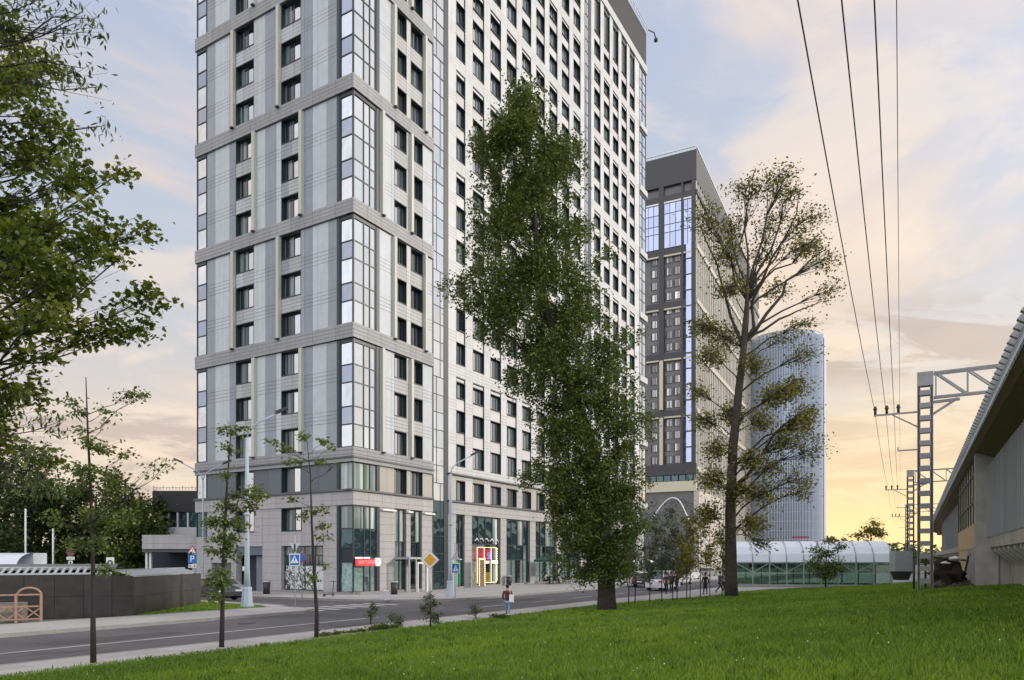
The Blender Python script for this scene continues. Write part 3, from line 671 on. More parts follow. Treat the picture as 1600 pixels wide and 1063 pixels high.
# interior of the corner shop
mb = MB(); mb.box(.3, 4.8, 2.1, 2.25, .15, 4.6); mb.box(.3, 2.25, .3, 2.1, 4.5, 4.6); mb.box(2.1, 2.25, 2.3, 9.5, .15, 4.6); part('shop_back_wall', mb, M_shopin, tower)
mb = MB(); mb.box(.35, 2.2, .35, 2.1, .15, .2); mb.box(2.2, 4.9, .6, 2.1, .15, .2); part('shop_floor', mb, M_stone, tower)
for i in range(3):
    mb = MB(); mb.box(.5 + i * .8, 1.0 + i * .8, .7, 1.0, .2, 1.1 + .3 * (i % 2)); mb.box(.55 + i * .8, .95 + i * .8, .75, .95, 1.1 + .3 * (i % 2), 1.5 + .3 * (i % 2), 1); part('display_stand', mb, [M_ywh, M_taupe], tower)
mb = MB(); mb.box(.1, 1.2, .12, .16, .4, 2.6); part('window_poster', mb, mat('poster_pale', (.6, .66, .63), noise=.5, nscale=3), tower)
mb = MB(); mb.box(.12, .16, .2, 1.3, .4, 2.6); part('window_poster', mb, mat('poster_shop', (.55, .6, .6), noise=.6, nscale=2.4, emis=(.5, .55, .55), estr=.25), tower)  # poster given its own glow in place of shop lighting
mb = MB(); mb.box(.1, .9, -.16, -.10, 3.0, 3.12); mb.box(1.05, 1.8, -.16, -.10, 3.0, 3.12); part('strip_light', mb, M_lit, tower)
# red sign at the corner with its round badge
M_pinkw = mat('sign_letters', (.75, .35, .36), rough=.5, emis=(1, .45, .45), estr=.2)
sg = MB(); sg.box(.06, 2.35, -.30, -.14, 2.42, 2.96); so = part('shop_sign', sg, M_red, tower, label='red sign box with white letters at the corner shop')
lettering('ВИКТОРИЯ', .42, M_pinkw, so, (1.2, -.32, 2.68), sx=.82)
mb = MB(); mb.tube([(2.55, -.36, 2.72), (2.55, -.14, 2.72)], .34, n=20, sm=False); bo = link('badge', mb.mesh('badge', M_lit), so); lettering('0', .42, M_red, so, (2.55, -.375, 2.73))
# patterned shop window on the left face (3.29..8.22)
fr = MB(); cuts = [3.33, 4.55, 5.78, 7.0, 8.18]
for c in cuts: fb(fr, 'L', c - .04, c + .04, .32, 4.06, -.45, -.35)
for z in (.36, 2.45, 2.52, 3.25, 4.02): fb(fr, 'L', 3.33, 8.18, z - .04, z + .04, -.45, -.36)
o = part('shop_window', fr, M_frame, tower)
M_patt = bpy.data.materials.new('leaf_print'); M_patt.use_nodes = True; t_ = M_patt.node_tree; b_ = t_.nodes['Principled BSDF']; b_.inputs['Roughness'].default_value = .3
tc_ = t_.nodes.new('ShaderNodeTexCoord'); vn = t_.nodes.new('ShaderNodeTexNoise'); vn.inputs['Scale'].default_value = 3.6; vn.inputs['Detail'].default_value = 3; vn.inputs['Distortion'].default_value = 1.6
t_.links.new(tc_.outputs['Object'], vn.inputs[0]); rp = t_.nodes.new('ShaderNodeValToRGB'); t_.links.new(vn.outputs[0], rp.inputs[0])
rp.color_ramp.interpolation = 'CONSTANT'; rp.color_ramp.elements[0].color = (.03, .04, .04, 1); rp.color_ramp.elements[1].position = .5; rp.color_ramp.elements[1].color = (.62, .65, .64, 1)
t_.links.new(rp.outputs[0], b_.inputs['Base Color'])
for i in range(4):
    for (z0, z1, m) in ((.40, 2.41, M_patt if i else mat('pale_print', (.55, .58, .57), noise=.2)), (2.56, 3.21, M_gdark), (3.29, 3.98, M_gdark)):
        mb = MB(); fb(mb, 'L', cuts[i] + .04, cuts[i + 1] - .04, z0, z1, -.42, -.39); link('pane', mb.mesh('pane', m), o)
# door niche
mb = MB(); fb(mb, 'L', 10.62, 13.98, 3.3, 4.04, -.5, -.1); part('door_canopy', mb, mat('canopy_blue', (.10, .13, .17), rough=.5), tower)
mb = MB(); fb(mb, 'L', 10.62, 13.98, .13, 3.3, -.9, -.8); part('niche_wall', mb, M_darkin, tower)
mb = MB(); fb(mb, 'L', 10.9, 12.0, .14, 3.2, -.8, -.55); do = part('entrance_door', mb, mat('door_grey', (.16, .19, .23), rough=.5), tower); mb = MB(); fb(mb, 'L', 11.1, 11.16, 1.0, 1.5, -.55, -.48); link('handle', mb.mesh('handle', M_steel), do)
mb = MB(); fb(mb, 'L', 13.2, 13.5, 1.9, 2.3, -.3, -.26); part('notice', mb, M_ywh, tower)
# right face ground floor
openings = [(5.07, 6.61), (7.2, 8.83), (14.13, 15.6), (16.86, 22.3), (23.5, 28.7), (30.0, 35.3), (36.5, 42.0), (43.2, 48.5), (49.8, 55.2), (56.4, 61.5)]
pr = [(3.11, 5.07), (6.61, 7.2), (8.83, 10.36), (12.86, 14.13), (15.6, 16.86)] + [(openings[i][1], openings[i + 1][0]) for i in range(3, 9)] + [(61.5, 62.4)]
for a, b in pr: pan('shop_pier', 'R', a, b, .12, 7.28, -.6, 0, M_stone, gap=.008)
mb = MB(); mb.box(61.5, WR - .1, .3, WL - .3, 0, 7.28); part('end_wall', mb, M_stone, tower)
for i, (a, b) in enumerate(openings):
    n = 2 if b - a < 2 else 4; cuts = [a + .04 + (b - a - .08) * j / n for j in range(n + 1)]
    shopo = low_bay(cuts, 'R', .3, 7.26, -.22, [2.9, 4.5], [(b - .35, b - .02)] if b - a > 2 else [(b - .22, b - .02)], [M_gshop, M_gshop if i in (2, 3) else [M_gteal, M_gshop], [M_curt, M_gteal, M_gteal]], 'shop_window')
    mb = MB(); fb(mb, 'R', a, b, .12, .3, -.5, -.02); part('shop_sill', mb, M_kerb, tower)
    mb = MB(); fb(mb, 'R', a, b, .2, 7.2, -2.1, -2.0); part('shop_back_wall', mb, M_shopin, tower)
# green glow in the narrow shop, light bulbs round the sweet shop
mb = MB(); fb(mb, 'R', 14.3, 15.4, .4, 2.75, -.5, -.4); part('green_light_panel', mb, M_green, tower)
mb = MB(); fb(mb, 'R', 14.3, 15.4, 2.8, 2.95, -.3, -.2); part('strip_light', mb, M_lit, tower)
mb = MB()
for (a, b, z0, z1) in ((18.0, 21.7, 4.12, 4.18), (18.0, 21.7, .5, .56), (18.0, 18.06, .6, 4.1), (21.6, 21.7, .6, 4.1), (19.33, 19.37, .6, 4.1), (20.63, 20.67, .6, 4.1)): fb(mb, 'R', a, b, z0, z1, -.18, -.10)

for i in range(14): fb(mb, 'R', 21.5, 21.78, .7 + i * .25, .82 + i * .25, -.10, -.06)
part('bulb_frame', mb, M_warmlit, tower, label='warm lit frame of bulbs round the shop window')
mb = MB(); fb(mb, 'R', 18.2, 21.5, 2.7, 4.0, -.6, -.5); part('display_panel', mb, M_crim, tower)
mb = MB(); fb(mb, 'R', 18.2, 21.5, .6, 1.6, -.6, -.5); part('display_panel', mb, mat('gold_panel', (.4, .25, .06), emis=(.6, .38, .1), estr=.35), tower)
lettering('50', 1.0, M_violet, tower, (20.6, .30, 3.25), ext=.02)
mb = MB(); fb(mb, 'R', 18.6, 19.9, 2.5, 2.75, .02, .08); fb(mb, 'R', 20.4, 21.6, 2.5, 2.8, .02, .08); part('shop_sign', mb, M_lit, tower)
for j in range(5):
    mb = MB(); mb.tube([(17.5 + j * .95, .1, 4.75 + .25 * math.sin(j)), (17.9 + j * .95, .1, 5.05), (18.2 + j * .95, .1, 4.75)], .06, n=5); part('painted_squiggle', mb, M_ywh, tower)
# fascia ledges over the tall shop windows and the glazed porch
for a, b in ((3.3, 5.0), (6.65, 7.3), (9.0, 10.5)):
    mb = MB(); fb(mb, 'R', a, b, 7.0, 7.14, .0, .25); part('lamp_ledge', mb, M_ywh, tower)
mb = MB(); mb.box(5.05, 8.9, -1.6, -.02, 2.95, 3.12); mb.box(5.1, 5.2, -1.55, -1.45, .13, 2.95); mb.box(6.0, 6.1, -1.55, -1.45, .13, 2.95); mb.box(7.4, 7.5, -1.55, -1.45, .13, 2.95)
po = part('porch', mb, M_steel, tower)
mb = MB(); mb.box(5.2, 6.0, -1.52, -1.48, .2, 2.9); link('pane', mb.mesh('pane', M_gshop), po)
mb = MB(); mb.box(7.5, 7.62, -1.6, -1.4, .13, 2.7); mb.box(6.2, 6.3, -1.6, -1.4, .13, 2.7); mb.box(6.3, 7.5, -1.6, -1.4, 2.55, 2.7); part('white_door_frame', mb, M_ywh, tower)
# grey parking wing and the terrace building behind it ----------------
pk = thing('parking_entrance', 'low parking entrance with deep grey slab roof left of the tower', 'building')
def pbox(px0, px1, py0, py1, Y, dep, m, name, parent, extra=None):
    a = at(px0, py1, Y); b = at(px1, py0, Y); mb = MB(); mb.box(a.x, b.x, Y, Y + dep, max(a.z, -.02), b.z); return part(name, mb, m, parent)
pbox(222, 322, 836, 858, 68.5, 13, M_stone, 'roof_slab', pk); pbox(222, 322, 858, 863, 68.8, 12, M_ledge, 'soffit', pk); pbox(300, 322, 863, 936, 69, 10, M_stone, 'side_wall', pk)
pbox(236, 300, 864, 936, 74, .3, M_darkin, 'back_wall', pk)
for x in (227, 233): pbox(x, x + 3, 863, 936, 69.2, .25, M_wmetal, 'column', pk)
pbox(303, 309, 893, 905, 68.9, .15, M_darkin, 'window', pk); pbox(313, 320, 893, 905, 68.9, .15, M_darkin, 'window', pk)
tb = thing('terrace_building', 'dark grey flat roofed building with a ribbon window behind the parking entrance', 'building')
pbox(238, 312, 767, 800, 92, 20, M_parapet, 'upper_wall', tb); pbox(250, 312, 801, 824, 92.4, 15, M_gteal, 'ribbon_window', tb); pbox(225, 312, 824, 836, 90.8, 20, M_wmetal, 'terrace_rail', tb)
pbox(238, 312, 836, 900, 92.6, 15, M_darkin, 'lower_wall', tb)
for x in (262, 276, 292): pbox(x, x + 2.5, 801, 824, 92.1, .25, M_wmetal, 'column', tb)
mb = MB()
for i in range(14): a = at(240 + i * 5, 766, 93); mb.bar(a, a + Vector((0, 0, .35 + .2 * (i % 3 == 0))), .07)
a = at(240, 762, 93); b = at(308, 762, 93); mb.bar(a, b, .06); part('roof_railing', mb, M_steel, tb)
# ------------------------------------------------------------------ dark tower behind
B0 = Vector((46.0, 180, 0)); dark = thing('dark_tower', 'dark tower block with pale vertical ribs standing behind the grey tower', 'building', B0, math.atan2(1122, 573))
BL, BR, BT = 22.0, 105.0, 98.0
M_dk = mat('dark_cladding', (.055, .055, .06), rough=.5, noise=.08, rnd=.08); M_brn = mat('brown_glass', (.15, .145, .14), rough=.2, rnd=.25, noise=.25, nscale=.4); M_cream = mat('cream_trim', (.60, .57, .42), rough=.6, rnd=.05)
M_rib = mat('pale_rib', (.52, .48, .42), rough=.5, rnd=.06); M_tape = curtainmat('bright_curtain_glass', (.16, .16, .17), (.85, .84, .82), scale=1.6)
M_gcool = glassmat('cool_mirror_glass', (.40, .44, .60), rough=.04)
mb = MB(); mb.box(.5, BR, .5, BL, 3, BT); part('wall', mb, M_brn, dark)
mb = MB(); mb.box(-.3, BR, -.3, BL, BT, 105.5); part('roof_parapet', mb, M_dk, dark)
mb = MB()
for i in range(24): mb.bar((-.2, i * .9, 105.5), (-.2, i * .9, 106.5), .07)
for i in range(60): mb.bar((i * 1.7, -.2, 105.5), (i * 1.7, -.2, 106.5), .08)
mb.bar((-.2, 0, 106.4), (-.2, BL, 106.4), .3); mb.bar((0, -.2, 106.4), (BR, -.2, 106.4), .3); part('roof_railing', mb, M_wmetal, dark)
# pillars and belts of the narrow face
for s, w in ((0, .9), (3.0, .5), (8.0, 1.3), (13.6, 1.0)):
    pan('pillar', 'L', s, s + w, 27, BT, -.5, .25, M_dk, dark, gap=0)
for z in (95.6, 82.0, 68.4, 55.4, 40.8, 26.2):
    pan('belt', 'L', 0, BL, z - 1.6, z, -.5, .18, M_dk, dark, gap=0); pan('belt', 'R', 0, BR, z - 1.2, z, -.5, .5, M_dk if z > 95 else M_rib, dark, gap=0)
    if 27 < z: 
        for a, b in ((.95, 2.95), (3.55, 7.95), (9.35, 13.5)): pan('cream_ledge', 'L', a, b, z - 2.0, z - 1.62, -.3, .3, M_cream if z < 90 else M_ywh, dark, gap=0)
for z0, z1 in ((41.0, 53.6), (26.3, 39.0)): pan('cream_pilaster', 'L', 8.2, 9.1, z0, z1, .26, .45, M_cream, dark, gap=0)
pan('base_belt', 'L', -.3, BL, 24.2, 26.9, -.5, .6, M_dk, dark, gap=0)
# big glazed bays up high
for (a, b) in ((.95, 2.95), (3.55, 7.95), (9.35, 13.5)):
    fr = MB(); nx_ = 2 if b - a < 3 else 3; zs = [82.2, 86.2, 88.2, 91.0, 93.6]
    for j in range(nx_ + 1): x = a + (b - a) * j / nx_; fb(fr, 'L', x - .06, x + .06, 82.2, 93.6, 0, .12)
    for z in zs: fb(fr, 'L', a, b, z - .08, z + .08, 0, .10)
    o = part('window', fr, M_dk, dark)
    for i in range(nx_):
        for j in range(4):
            mb = MB(); fb(mb, 'L', a + (b - a) * i / nx_ + .06, a + (b - a) * (i + 1) / nx_ - .06, zs[j] + .08, zs[j + 1] - .08, 0, .05); link('pane', mb.mesh('pane', M_gcool), o)
wm_ = MB(); wm_.box(0, 1.7, .40, .5, 0, 2.0, 0); wm_.box(1.15, 1.25, .36, .40, 0, 2.0, 0); wm_ = wm_.mesh('window', M_dk)
wp_ = MB(); wp_.box(.45, 1.12, .38, .395, .12, 1.88); wp_.box(1.28, 1.66, .38, .395, .12, 1.88); wp_ = wp_.mesh('pane', M_tape)
for z0, n in ((69.0, 4), (56.0, 4), (41.4, 4), (27.2, 4)):
    for i in range(n):
        z = z0 + i * 3.15
        for s in (2.75, 5.7, 7.8, 11.6):
            o = link('window', wm_, dark, (-.0, s, z), R(-90)); link('pane', wp_, o)
fr = MB(); 
for i in range(14): fb(fr, 'L', .9, 2.9, 27 + i * 3.95, 27.3 + i * 3.95, 0, .3)
part('corner_bay', fr, M_dk, dark)
for i in range(14):
    mb = MB(); fb(mb, 'L', 1.0, 2.3, 27.3 + i * 3.95, 30.9 + i * 3.95, 0, .22); part('bay_pane', mb, M_gcool, dark)
# long face: pale ribs, dark gaps with windows
for i in range(44):
    t = .2 + i * 2.38; mb = MB(); fb(mb, 'R', t, t + .85, 4.0, BT + .2, -.5, .22); part('rib', mb, M_rib, dark)
gm_ = MB()
for i in range(44):
    t = 1.3 + i * 2.38
    for j in range(29): fb(gm_, 'R', t, t + 1.2, 5.5 + j * 3.2, 7.4 + j * 3.2, -.1, .06)
o = part('small_windows', gm_, M_gdark, dark); o['kind'] = 'stuff'
mb = MB(); fb(mb, 'R', 0, 30, .0, 20, -.4, .9); part('pale_base_wall', mb, M_rib, dark)
# lattice podium with its white arching tube
mb = MB(); mb.box(.6, 30, .4, BL, 0, 24.2); part('podium', mb, M_darkin, dark)
mb = MB()
for i in range(230):
    s = random.uniform(-.2, 21); z = random.uniform(3, 18.5); a = random.uniform(-.5, .5); L_ = random.uniform(.6, 1.6)
    mb.bar((.35, s - L_ * math.cos(a) / 2, z - L_ * math.sin(a) / 2), (.35, s + L_ * math.cos(a) / 2, z + L_ * math.sin(a) / 2), .22, .4)
part('lattice_screen', mb, mat('lattice_grey', (.16, .16, .18), rough=.4), dark)['kind'] = 'stuff'
pan('cream_band', 'L', -.2, 15, 20.0, 22.6, -.3, .3, M_cream, dark)
for i in range(8): pan('tall_pane', 'L', .6 + i * 1.9, 2.2 + i * 1.9, 22.7, 24.1, -.2, .2, M_gteal, dark)
pts = [(-3, 14.5, 8), (-3, 11.2, 11.6), (-3, 8.6, 15.4), (-3, 6.8, 17.4), (-3, 5.0, 18.2), (-3, 3.2, 17.2), (-3, 1.4, 13.6), (-3, -.8, 9.4), (-3, -3.2, 7.2)]
def smooth_path(P, k=6):
    P = [Vector(p) for p in P]; out = []
    for i in range(len(P) - 1):
        p0, p1, p2, p3 = P[max(i - 1, 0)], P[i], P[i + 1], P[min(i + 2, len(P) - 1)]
        for q in range(k):
            t = q / k; out.append(.5 * ((2 * p1) + (p2 - p0) * t + (2 * p0 - 5 * p1 + 4 * p2 - p3) * t * t + (3 * p1 - p0 - 3 * p2 + p3) * t ** 3))
    return out + [P[-1]]
ar = thing('arch_tube', 'white curving tube arch in front of the dark lattice podium', 'sculpture', B0, dark.rotation_euler.z); mb = MB(); mb.tube([p_ for p_ in smooth_path(pts)], .15, n=8)
mb.tube([(-3, 14.5, 8), (-3, 14.6, 0)], .2, n=6); mb.tube([(-3, -3.2, 7.2), (-3, -3.4, 0)], .2, n=6); part('tube', mb, M_ywh, ar)

# ------------------------------------------------------------------ round glass tower
cy = at(1229, 873, 260); cyl = thing('round_tower', 'round glass tower with vertical fins behind the bare branches of the tall tree', 'building', (cy.x, 260, 0)); RR = 12.9
M_cg = mat('blue_facade_glass', (.22, .32, .48), rough=.12, metal=.5, noise=.12, nscale=.3)
mb = MB(); mb.tube([(0, 0, 0), (0, 0, 80.6)], RR, n=72); part('glass_wall', mb, M_cg, cyl)
mb = MB()
for j in range(25): mb.tube([(0, 0, 3 + j * 3.2), (0, 0, 3.22 + j * 3.2)], RR + .06, n=72)
part('floor_slabs', mb, mat('slab_grey', (.33, .36, .40)), cyl)
M_fin2 = mat('pale_fin', (.60, .64, .71), rough=.4)
for i in range(58):
    a = R(180 + i * 2.35); x, y = math.cos(a), math.sin(a); mb = MB(); mb.bar((x * (RR + .25), y * (RR + .25), 1), (x * (RR + .25), y * (RR + .25), 81.6 - (i % 3) * .3), .19, .7 if False else .19)
    part('fin', mb, M_fin2, cyl)
mb = MB(); n_ = 16
for i in range(n_):
    a0, a1 = R(317 + i * 3.6), R(317 + (i + 1) * 3.6 - .12); r = RR + .35
    mb.face([(r * math.cos(a0), r * math.sin(a0), 0), (r * math.cos(a1), r * math.sin(a1), 0), (r * math.cos(a1), r * math.sin(a1), 81.4), (r * math.cos(a0), r * math.sin(a0), 81.4)])
part('plain_shell', mb, mat('shell_grey', (.52, .54, .58), rough=.45), cyl)
mb = MB(); mb.tube([(0, 0, 80.6), (0, 0, 82.2)], RR - .6, n=48); part('roof_ring', mb, M_steel, cyl)
a = at(1238, 838, 240); mb = MB(); mb.box(a.x, a.x + 5.4, 239.5, 240, a.z - .6, a.z - .1); so = mb.mesh('roof_sign', mat('dull_red', (.30, .03, .04))); so = link('roof_sign', so); tag(so, 'small red sign above the canopy at the foot of the round tower', 'sign')
mb = MB(); a = at(1234, 862, 241); mb.box(a.x - 3, a.x + 10, 240.2, 250, 0, a.z + 3); tag(link('low_block', mb.mesh('low_block', M_dk)), 'low dark block at the foot of the round tower', 'building')

# ------------------------------------------------------------------ glazed arched canopy of the underpass
Yt = 72.0; tl = at(1150, 912, Yt + 1.5); tr_ = at(1393, 912, Yt - 1.2)
can = thing('glazed_canopy', 'long white barrel roofed canopy with glazed sides at the far edge of the lawn', 'canopy', (tl.x, tl.y, .3), math.atan2(tr_.y - tl.y, tr_.x - tl.x))
Lc = (Vector((tr_.x, tr_.y)) - Vector((tl.x, tl.y))).length; Dc = 5.2
M_can = mat('white_roof_sheet', (.62, .66, .74), rough=.35, rnd=.04); M_cglass = clearglass('canopy_glass', (.74, .84, .80), .10)
nb = 9; w = Lc / nb
sec = MB(); ns = 8
for i in range(ns):
    a0, a1 = math.pi * (1 - i / ns), math.pi * (1 - (i + 1) / ns)
    p = lambda a: (Dc / 2 + Dc / 2 * 1.04 * -math.cos(a) * -1 if False else Dc / 2 + 1.04 * Dc / 2 * math.cos(a), 2.35 + 2.15 * math.sin(a))
    y0, z0 = p(a0); y1, z1 = p(a1); sec.face([(.04, y0, z0), (w - .04, y0, z0), (w - .04, y1, z1), (.04, y1, z1)], 0, True)
secm = sec.mesh('roof_sheet', M_can)
for i in range(nb):
    link('roof_sheet', secm, can, (i * w, 0, 0))
    mb = MB(); pts = [(0, Dc / 2 + 1.06 * Dc / 2 * math.cos(a), 2.35 + 2.18 * math.sin(a)) for a in [math.pi * (1 - k_ / 10) for k_ in range(11)]]; mb.tube(pts, .05, n=5); link('rib', mb.mesh('rib', M_steel), can, (i * w, 0, 0))
    for y in (0, Dc):
        fr = MB(); fr.bar((0, y, 0), (0, y, 2.35), .11); fr.bar((0, y, 1.25), (w, y, 1.25), .07); fr.bar((0, y, 2.30), (w, y, 2.30), .14); fr.bar((0, y, .05), (w, y, .05), .1)
        fr.bar((0, y, 1.3) if i % 2 else (0, y, 2.25), (w, y, 2.25) if i % 2 else (w, y, 1.3), .07)
        o = link('side_frame', fr.mesh('side_frame', mat('frame_green_grey', (.25, .31, .29), rough=.5)), can, (i * w, 0, 0))
        pm = MB(); pm.box(.06, w - .06, y - .01, y + .01, .1, 1.2); link('pane', pm.mesh('pane', M_cglass), o); pm = MB(); pm.box(.06, w - .06, y - .01, y + .01, 1.3, 2.25); link('pane', pm.mesh('pane', M_cglass), o)
mb = MB(); mb.bar((Lc, 0, 0), (Lc, 0, 2.4), .18); mb.bar((Lc, Dc, 0), (Lc, Dc, 2.4), .18); part('end_post', mb, M_steel, can)
mb = MB(); mb.prism([(Dc / 2 + 1.04 * Dc / 2 * math.cos(math.pi * (1 - k_ / 10)), 2.35 + 2.1 * math.sin(math.pi * k_ / 10)) for k_ in range(11)], Lc, Lc + .08, 'x'); part('end_panel', mb, M_steel, can)
mb = MB(); mb.box(0, Lc, -.1, Dc + .1, -.3, .02); part('plinth', mb, M_kerb, can)
cb = thing('service_cabinet', 'grey service cabinet on a dark flared foot beyond the lawn', 'cabinet', at(1408, 905, 62))
cb.location.z = 1.15; mb = MB(); mb.box(-.75, .75, -.5, .5, .75, 2.5); part('cabinet_body', mb, M_steel, cb); mb = MB(); mb.prism([(-.45, 0), (.45, 0), (.75, .75), (-.75, .75)], -.4, .4, 'y'); part('foot', mb, M_dark, cb)

# ------------------------------------------------------------------ station building on the right
E_ = Vector((.489, .872, 0)); St0 = Vector((14.5, 20.4, 0)); ANS = math.atan2(.872, .489)
stn = thing('railway_station', 'long low railway station with deep curved eaves along the top of the bank', 'building', St0, ANS)  # local x along tracks, local y toward the camera side (-y = away)
M_conc = mat('concrete', (.36, .345, .33), rough=.85, noise=.2, nscale=.9, bump=.2); M_soff = mat('brown_soffit', (.15, .085, .028), rough=.7, noise=.2, nscale=2); M_ribm = mat('ribbed_metal', (.30, .315, .33), rough=.5, rnd=.12, metal=.2)
M_sand = mat('sandstone', (.50, .36, .22), rough=.7, noise=.15, nscale=1.2)  # sandstone colour that also carries the orange sunlight on the wall
X1 = 150
mb = MB()
roof_pts = [(0, 8.95), (-.5, 9.2), (-2.0, 9.45), (-12, 9.9), (-12, 9.3), (-1.6, 8.2), (-.2, 8.75)]
mb.prism([(a, b) for a, b in roof_pts], -14, X1, 'x'); part('roof', mb, M_soff, stn)
mb = MB(); mb.prism([(0.02, 8.97), (-.5, 9.23), (-2.0, 9.48), (-12, 9.93), (-12, 10.0), (-2.0, 9.57), (-.5, 9.33), (.06, 9.05)], -14, X1, 'x'); part('roof_edge', mb, M_steel, stn)
sl = MB(); sl.prism([(.34, 8.72), (.50, 8.82), (-.14, 9.70), (-.30, 9.62)], 0, .20, 'x'); sl = sl.mesh('roof_slat', M_steel)
for i in range(170): link('roof_slat', sl, stn, (-8 + i * .72, 0, 0))
# ribbed wall above its ledge
for i in range(170):
    x = -10 + i * .62
    mb = MB() if i == 0 else mb
    if i == 0: mb.box(0, .60, -1.3, -1.02, 4.15, 7.85); mb.box(.22, .30, -1.02, -.72, 4.15, 7.95); rbm = mb.mesh('wall_sheet', M_ribm)
    link('wall_sheet', rbm, stn, (x, 0, 0))
mb = MB(); mb.box(-12, X1, -2.6, -.85, 3.6, 4.12); part('ledge', mb, M_conc, stn)
mb = MB(); mb.box(-12, X1, -12, -1.4, 7.9, 8.35); mb.box(-12, X1, -12, -11.5, 0, 8); part('platform_soffit', mb, M_soff, stn)
for i in range(40):
    mb = MB(); mb.prism([(-1.75, 2.6), (-1.7, 3.58), (-.9, 3.58), (-.9, 3.40)], 0, .3, 'x'); link('bracket', mb.mesh('bracket', M_conc), stn, (-8 + i * 2.1, 0, 0))
for i in range(60):
    mb = MB(); mb.box(.01, 2.39, -2.0, -1.75, .3, 3.6); link('concrete_panel', mb.mesh('concrete_panel', M_conc), stn, (-10 + i * 2.4, 0, 0))
M_skypane = mat('sky_white_pane', (.80, .80, .78), rough=.3, trans=.6)  # white colour stands in for bright sky seen through clear glazing
# stair block with glazing over sandstone
q0, q1 = 21.5, 41.0
mb = MB(); mb.box(q0 + .2, q1, -1.2, -.32, .2, 5.0); part('sandstone_wall', mb, M_sand, stn)
for i in range(8):
    mb = MB(); mb.box(q0 + .05 + i * 2.4, q0 + 2.43 + i * 2.4, -.32, -.28, 3.6, 4.98); part('stone_panel', mb, M_sand, stn)
mb = MB()
for i in range(9): x = q0 + 1.0 + i * 2.3; mb.box(x, x + .14, -.42, -.28, 5.0, 8.72)
for z in (6.2, 7.8): mb.box(q0 + 1.0, q1, -.44, -.3, z, z + .12)
o = part('stair_window', mb, M_dark, stn)
for i in range(8):
    for z0, z1 in ((4.82, 6.2), (6.32, 7.8), (7.92, 8.65)):
        pm = MB(); pm.box(q0 + 1.14 + i * 2.3, q0 + 3.3 + i * 2.3, -.40, -.36, max(z0, 5.02), z1); link('pane', pm.mesh('pane', M_skypane), o)
mb = MB(); mb.box(q0 - .2, q0 + 1.0, -1.25, -.2, .6, 8.7); mb.box(q0 - .1, q0 + .9, -1.74, -1.25, .6, 3.58); part('corner_pier', mb, M_conc, stn)
mb = MB(); mb.box(q0 + 1.6, q0 + 5.4, -.32, -.22, .9, 3.5); do = part('metal_door', mb, mat('door_blue_grey', (.24, .25, .28), rough=.5), stn); mb = MB(); mb.box(q0 + 3.0, q0 + 4.4, -.22, -.18, 3.15, 3.3); link('vent_slot', mb.mesh('vent_slot', M_dark), do)
mb = MB(); mb.box(q0 + 1.2, q0 + 1.5, -.32, -.1, .6, 3.6); mb.box(q0 + 5.5, q0 + 5.8, -.32, -.1, .6, 3.6); part('door_pier', mb, M_conc, stn)

# scrap pile between the mast and the station
sp = thing('scrap_pile', 'heap of dark tarpaulin, brush and boulders between the lattice mast and the station wall', 'rubbish heap', (at(1482, 900, 41).x, 41, 1.25))
mb = MB(); mb.blob((0, 0, .75), (.95, .8, .85), jit=.28, n=13, rings=9); part('tarpaulin', mb, mat('rust_tarp', (.028, .017, .014), rough=.9, noise=.5, nscale=4, bump=1, bscale=9), sp)
M_rock = mat('dusty_rubble', (.10, .085, .08), rough=.95, noise=.4, nscale=6)
for i in range(34):
    mb = MB(); mb.blob((random.uniform(-1.3, 1.3), random.uniform(-1.1, -.3), random.uniform(.0, .35)), (random.uniform(.18, .34), .25, random.uniform(.14, .28)), jit=.25, n=7, rings=4); part('boulder', mb, M_rock, sp)
mb = MB(); mb.blob((.2, -.3, 1.75), (.45, .2, .12), jit=.35, n=8, rings=4); mb.blob((-.4, -.4, 1.5), (.25, .2, .08), jit=.35, n=8, rings=4); part('plastic_sheet', mb, M_ywh, sp)
mb = MB(); mb.bar((-1.3, 0, 1.85), (.8, -.3, 1.65), .1); mb.bar((.6, -.3, .2), (.95, -.3, 1.9), .08); mb.bar((-1.2, .2, 0), (-1.2, .2, 1.8), .09); part('broken_timber', mb, M_bark, sp)
mb = MB(); a = at(1428, 925, 43); mb.tube([(a.x, 43, .9), (a.x, 43, 3.1)], .07, n=6); tag(link('marker_post', mb.mesh('marker_post', M_dark)), 'thin black post standing in the grass left of the lattice mast', 'post')

